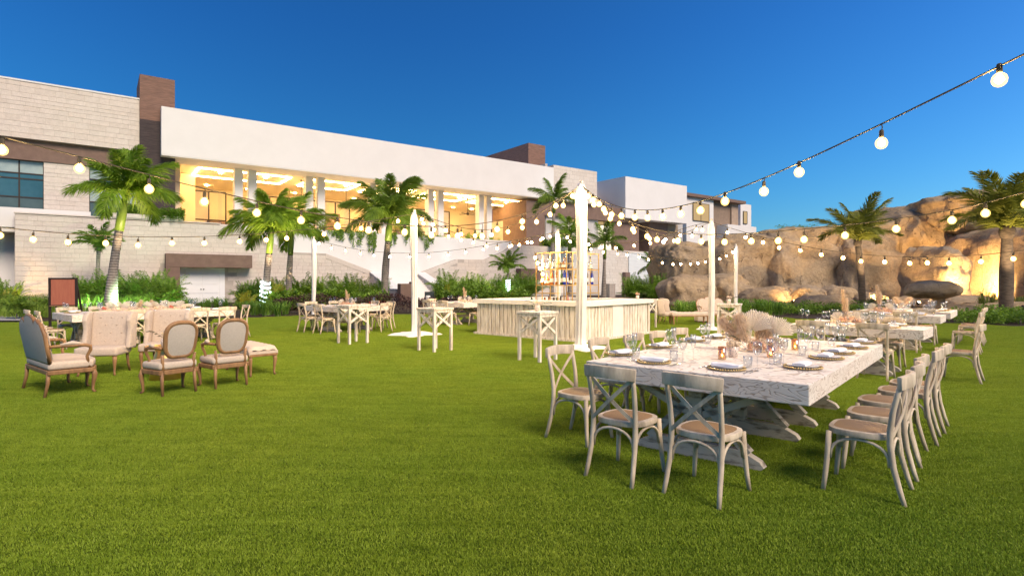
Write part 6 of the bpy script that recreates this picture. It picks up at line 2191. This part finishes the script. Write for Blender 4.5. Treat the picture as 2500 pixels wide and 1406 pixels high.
# nearest table centrepiece
cp = px_t(1790, 872)
arrangement('flower_vase', 'mosaic vase holding cream roses on the nearest table', cp, TZ, [('rose', BL['rose'][0], (-.03, -.01, .125), (0, -.3, 0), 1), ('rose', BL['rose'][0], (.03, .0, .13), (0, .3, 1), 1), ('rose', BL['rose'][0], (0, .03, .14), (.3, 0, 2), .9)])
ca = px_t(1836, 858)
arrangement('flower_centrepiece', 'centrepiece of pampas plumes, white palm fans and peach blooms on the nearest table', ca, TZ, [
    ('pampas_plume', PAM[0], (-.09, .02, .06), euler(-.7, -.25), .95), ('pampas_plume', PAM[1], (-.05, .0, .05), euler(-.35, .3), .95), ('pampas_plume', PAM[2], (.10, .05, .08), euler(.05, .2), .8), ('pampas_plume', PAM[0], (.02, -.03, .0), euler(.55, .4), .8), ('pampas_plume', PAM[1], (.16, .06, .04), euler(.30, -.3), .75),
    ('palm_fan', FAN_[0], (-.02, -.03, .22), (.1, .12, -.25), 1.5), ('palm_fan', FAN_[1], (.25, -.02, .18), (.1, .30, -.3), 1.35),
    ('bloom', BL['peach'][0], (.02, -.04, .07), (0, 0, 0), .9), ('bloom', BL['peach'][1], (-.02, -.07, .04), (0, 0, 1), .75), ('bloom', BL['peach'][0], (.17, -.05, .09), (0, .2, 2), 1.0), ('bloom', BL['cream'][0], (.10, -.06, .10), (0, 0, 3), 1.0), ('bloom', BL['cream'][1], (.24, -.02, .11), (0, .3, 1), 1.0), ('bloom', BL['pale'][0], (.12, -.10, .04), (.3, 0, 0), .8), ('bloom', BL['pale'][1], (.28, -.06, .06), (0, .4, 0), .9),
    ('bloom', BL['cream'][0], (.30, .03, .10), (0, .3, 4), 1.0), ('bloom', BL['peach'][1], (.08, -.09, .06), (.2, 0, 5), .8), ('bloom', BL['pale'][0], (.20, -.09, .05), (.3, 0, 6), .9), ('bloom', BL['cream'][1], (-.06, -.02, .12), (0, -.3, 2), .8), ('palm_fan', FAN_[0], (.13, .10, .26), (-.05, -.15, -.2), 1.2),
    ('leaf_sprig', SPRIG, (-.10, -.03, .08), (0, .4, 3.4), 1), ('leaf_sprig', SPRIG, (.09, 0, .16), (0, .2, .4), 1.1), ('leaf_sprig', SPRIG, (.32, -.02, .08), (0, .5, -.4), 1.2), ('leaf_sprig', SPRIG, (.30, .06, .16), (0, .2, .8), 1)], vase=VASEL)
m_votive = glassmat('amber_votive', (1.0, .78, .42), .45, .08, .25)
m_flame = emat('candle_flame', (1.0, .62, .22), 25)
m_wax = mat('candle_wax', (.85, .74, .55), None, .5, 5, bmp=0)
VOT = MB().lathe([(.003, .004), (.036, .004), (.038, .012), (.041, .13), (.038, .13), (.035, .014), (.003, .012)], 18, cap=False).mesh('votive_glass', m_votive, smooth='all')
WAX = MB().lathe([(.026, .014), (.026, .032)], 14).mesh('wax', m_wax)
FLM = MB().ball((0, 0, .045), .008, 8, 6, 1.7).mesh('flame', m_flame, smooth='all')
def votive(p, z, label, s=1.0):
    o = thing('candle_holder', label, 'candle', (p.x, p.y, z + .001), 0, 'amber candle holders')
    o.scale = (s,) * 3
    obj('glass', VOT, o); obj('wax', WAX, o); obj('flame', FLM, o)
votive(px_t(1763, 878), TZ, 'amber ribbed candle holder left of the mosaic vase')
votive(px_t(1882, 873), TZ, 'amber ribbed candle holder in front of the peach blooms')
votive(px_t(1941, 855), TZ, 'amber ribbed candle holder right of the centrepiece')
votive(px_t(1866, 846), TZ, 'amber ribbed candle holder behind the centrepiece')
PAMN = [pampas_mesh(515 + i, .60, .075, 1500) for i in range(2)]
def tall_arr(label, p, s=1.0, tone='peach', plume=.85):
    arrangement('flower_centrepiece', label, p, TZ, [
        ('pampas_plume', PAMN[0], (.0, .03, .10), (0, -.04, 0), plume), ('pampas_plume', PAMN[1], (.02, .02, .08), (0, .16, 1), plume * .75), ('pampas_plume', PAMN[1], (-.02, .02, .08), (0, -.2, 2), plume * .6),
        ('palm_fan', FAN_[0], (-.15, .0, .10), (.1, -.5, -.2), .8), ('palm_fan', FAN_[1], (.17, .0, .10), (.1, .5, -.3), .8),
        ('bloom', BL[tone][0], (-.09, -.05, .07), (0, 0, 0), .95), ('bloom', BL[tone][1], (.04, -.08, .06), (0, 0, 1), .95), ('bloom', BL['pale'][0], (.17, -.05, .06), (0, .3, 2), .95), ('bloom', BL['cream'][0], (-.20, -.02, .05), (0, -.3, 2), .9), ('bloom', BL[tone][0], (.12, -.11, .03), (.3, 0, 2), .8), ('bloom', BL['cream'][1], (.25, .0, .04), (0, .3, 3), .9), ('bloom', BL['cream'][0], (-.04, -.12, .04), (.2, 0, 3), .8),
        ('leaf_sprig', SPRIG, (-.20, 0, .08), (0, .5, 3.1), 1.4), ('leaf_sprig', SPRIG, (.22, 0, .08), (0, .5, .1), 1.4)], vase=VASEL).scale = (s,) * 3
tall_arr('tall pampas centrepiece with peach blooms on the second right hand table', on(T2c, R(46), .52, 1.22), 1.05)
tall_arr('tall pampas centrepiece with peach blooms on the third right hand table', on(T3c, R(47), .55, 1.25), 1.15)
tall_arr('pampas centrepiece on the square dining table', on(TMc, TA, .75, .75), 1.0, 'peach', .7)
tall_arr('pampas centrepiece on the table behind the bar end', on(TNc, TA, .8, .75), 1.0, 'cream', .8)
arrangement('flower_centrepiece', 'low pale flower centrepiece on the farthest right hand table', on(T4c, R(48), .8, 1.1), TZ, [('bloom', BL['pale'][0], (-.1, 0, .1), (0, 0, 0), 1.3), ('bloom', BL['cream'][0], (.1, 0, .12), (0, 0, 1), 1.3), ('pampas_plume', PAM[0], (0, 0, .05), (0, .6, 0), .9), ('pampas_plume', PAM[1], (0, 0, .05), (0, -.7, 0), .9), ('palm_fan', FAN_[0], (0, .05, .1), (0, 0, .6), 1.0)], vase=VASEL)
# shells and blooms along the long left table
rs = random.Random(23)
for i in range(9):
    f_ = i / 8
    p = on(TLc, TA, .95 + 1.7 * f_, 1.0 + rs.uniform(-.12, .12))
    parts = [('palm_fan', FAN_[i % 2], (rs.uniform(-.05, .05), .03, .10), (0, rs.uniform(-.6, .6), rs.uniform(.2, .9)), rs.uniform(.8, 1.3)),
             ('bloom', BL['pale'][i % 2], (-.08, -.05, .05), (0, 0, i), 1.1), ('bloom', BL['cream'][i % 2], (.08, -.06, .05), (0, 0, i), 1.0), ('bloom', BL['pale'][(i + 1) % 2], (.0, -.1, .04), (0, 0, i * 2), .9)]
    if i in (0, 7): parts.append(('bloom', BL['coral'][0], (.02, -.13, .09), (0, 0, 0), 1.5))
    if i in (3, 5): parts.append(('pampas_plume', PAM[i % 3], (0, .04, .02), (0, rs.uniform(-.5, .5), 0), .7))
    arrangement('flower_posy', f'posy of pale blooms and fan shells, {["first", "second", "third", "fourth", "fifth", "sixth", "seventh", "eighth", "ninth"][i]} from the left on the long left table', p, TZ, parts, vase=None, group='posies on the long left table')
arrangement('glass_figurine', 'slender pale figurine among the posies of the long left table', on(TLc, TA, 2.95, 1.0), TZ, [], cat='ornament', vase=MB().lathe([(.05, 0), (.05, .03), (.02, .08), (.04, .16), (.02, .22), (.035, .27), (.01, .32)], 14).mesh('figurine_body', m_glass, smooth='all'))
# small vases
def small_vase(label, p, z, s=1.0, tone='cream'):
    arrangement('flower_vase', label, p, z, [('bloom', BL[tone][0], (-.02, 0, .16), (0, -.4, 0), .55), ('bloom', BL['pale'][1], (.04, 0, .15), (0, .4, 1), .5), ('leaf_sprig', SPRIG, (.02, 0, .1), (0, .7, 0), 1.2), ('leaf_sprig', SPRIG, (-.02, 0, .1), (0, .5, 3), 1.1), ('leaf_sprig', SPRIG, (0, .02, .1), (0, .1, 1.5), 1.2)]).scale = (s,) * 3
small_vase('small vase of dried flowers on the cocktail table before the bar', CKT['C'], 1.0, 1.1)
small_vase('small vase on the cocktail table by the left draped post', CKT['A'] + Vector((-.05, .1, 0)), 1.0, .8, 'pale')
small_vase('small pink flower pot on the cocktail table behind the centrepiece', CKT['D'] + Vector((0, .05, 0)), 1.0, 1.1, 'pale')
small_vase('mosaic vase of dried sprigs on the gold drum table', Vector((dt.location.x, dt.location.y, 0)), .5225, 1.35)
small_vase('small flower cup on the right corner of the bar counter', BC + U1 * 3.3 + U2 * .25, BH, 1.0, 'peach')
small_vase('tiny flower cup on the far bench', at_depth(1712, 21.2), .47, .8, 'cream')
bo = thing('shell_bowl', 'white bowl heaped with pale shells on the bar counter', 'bowl', BC + U1 * .3 + U2 * .35 + Vector((0, 0, BH + .001)))
MB().lathe([(.05, 0), (.09, .03), (.13, .08), (.125, .08), (.08, .035), (.02, .012)], 20, cap=False).build('bowl_body', m_plate, bo, smooth='all')
for i in range(4):
    obj('shell', BL['pale'][i % 2], bo, (rs.uniform(-.05, .05), rs.uniform(-.05, .05), .08), (0, 0, i), (.7,) * 3)
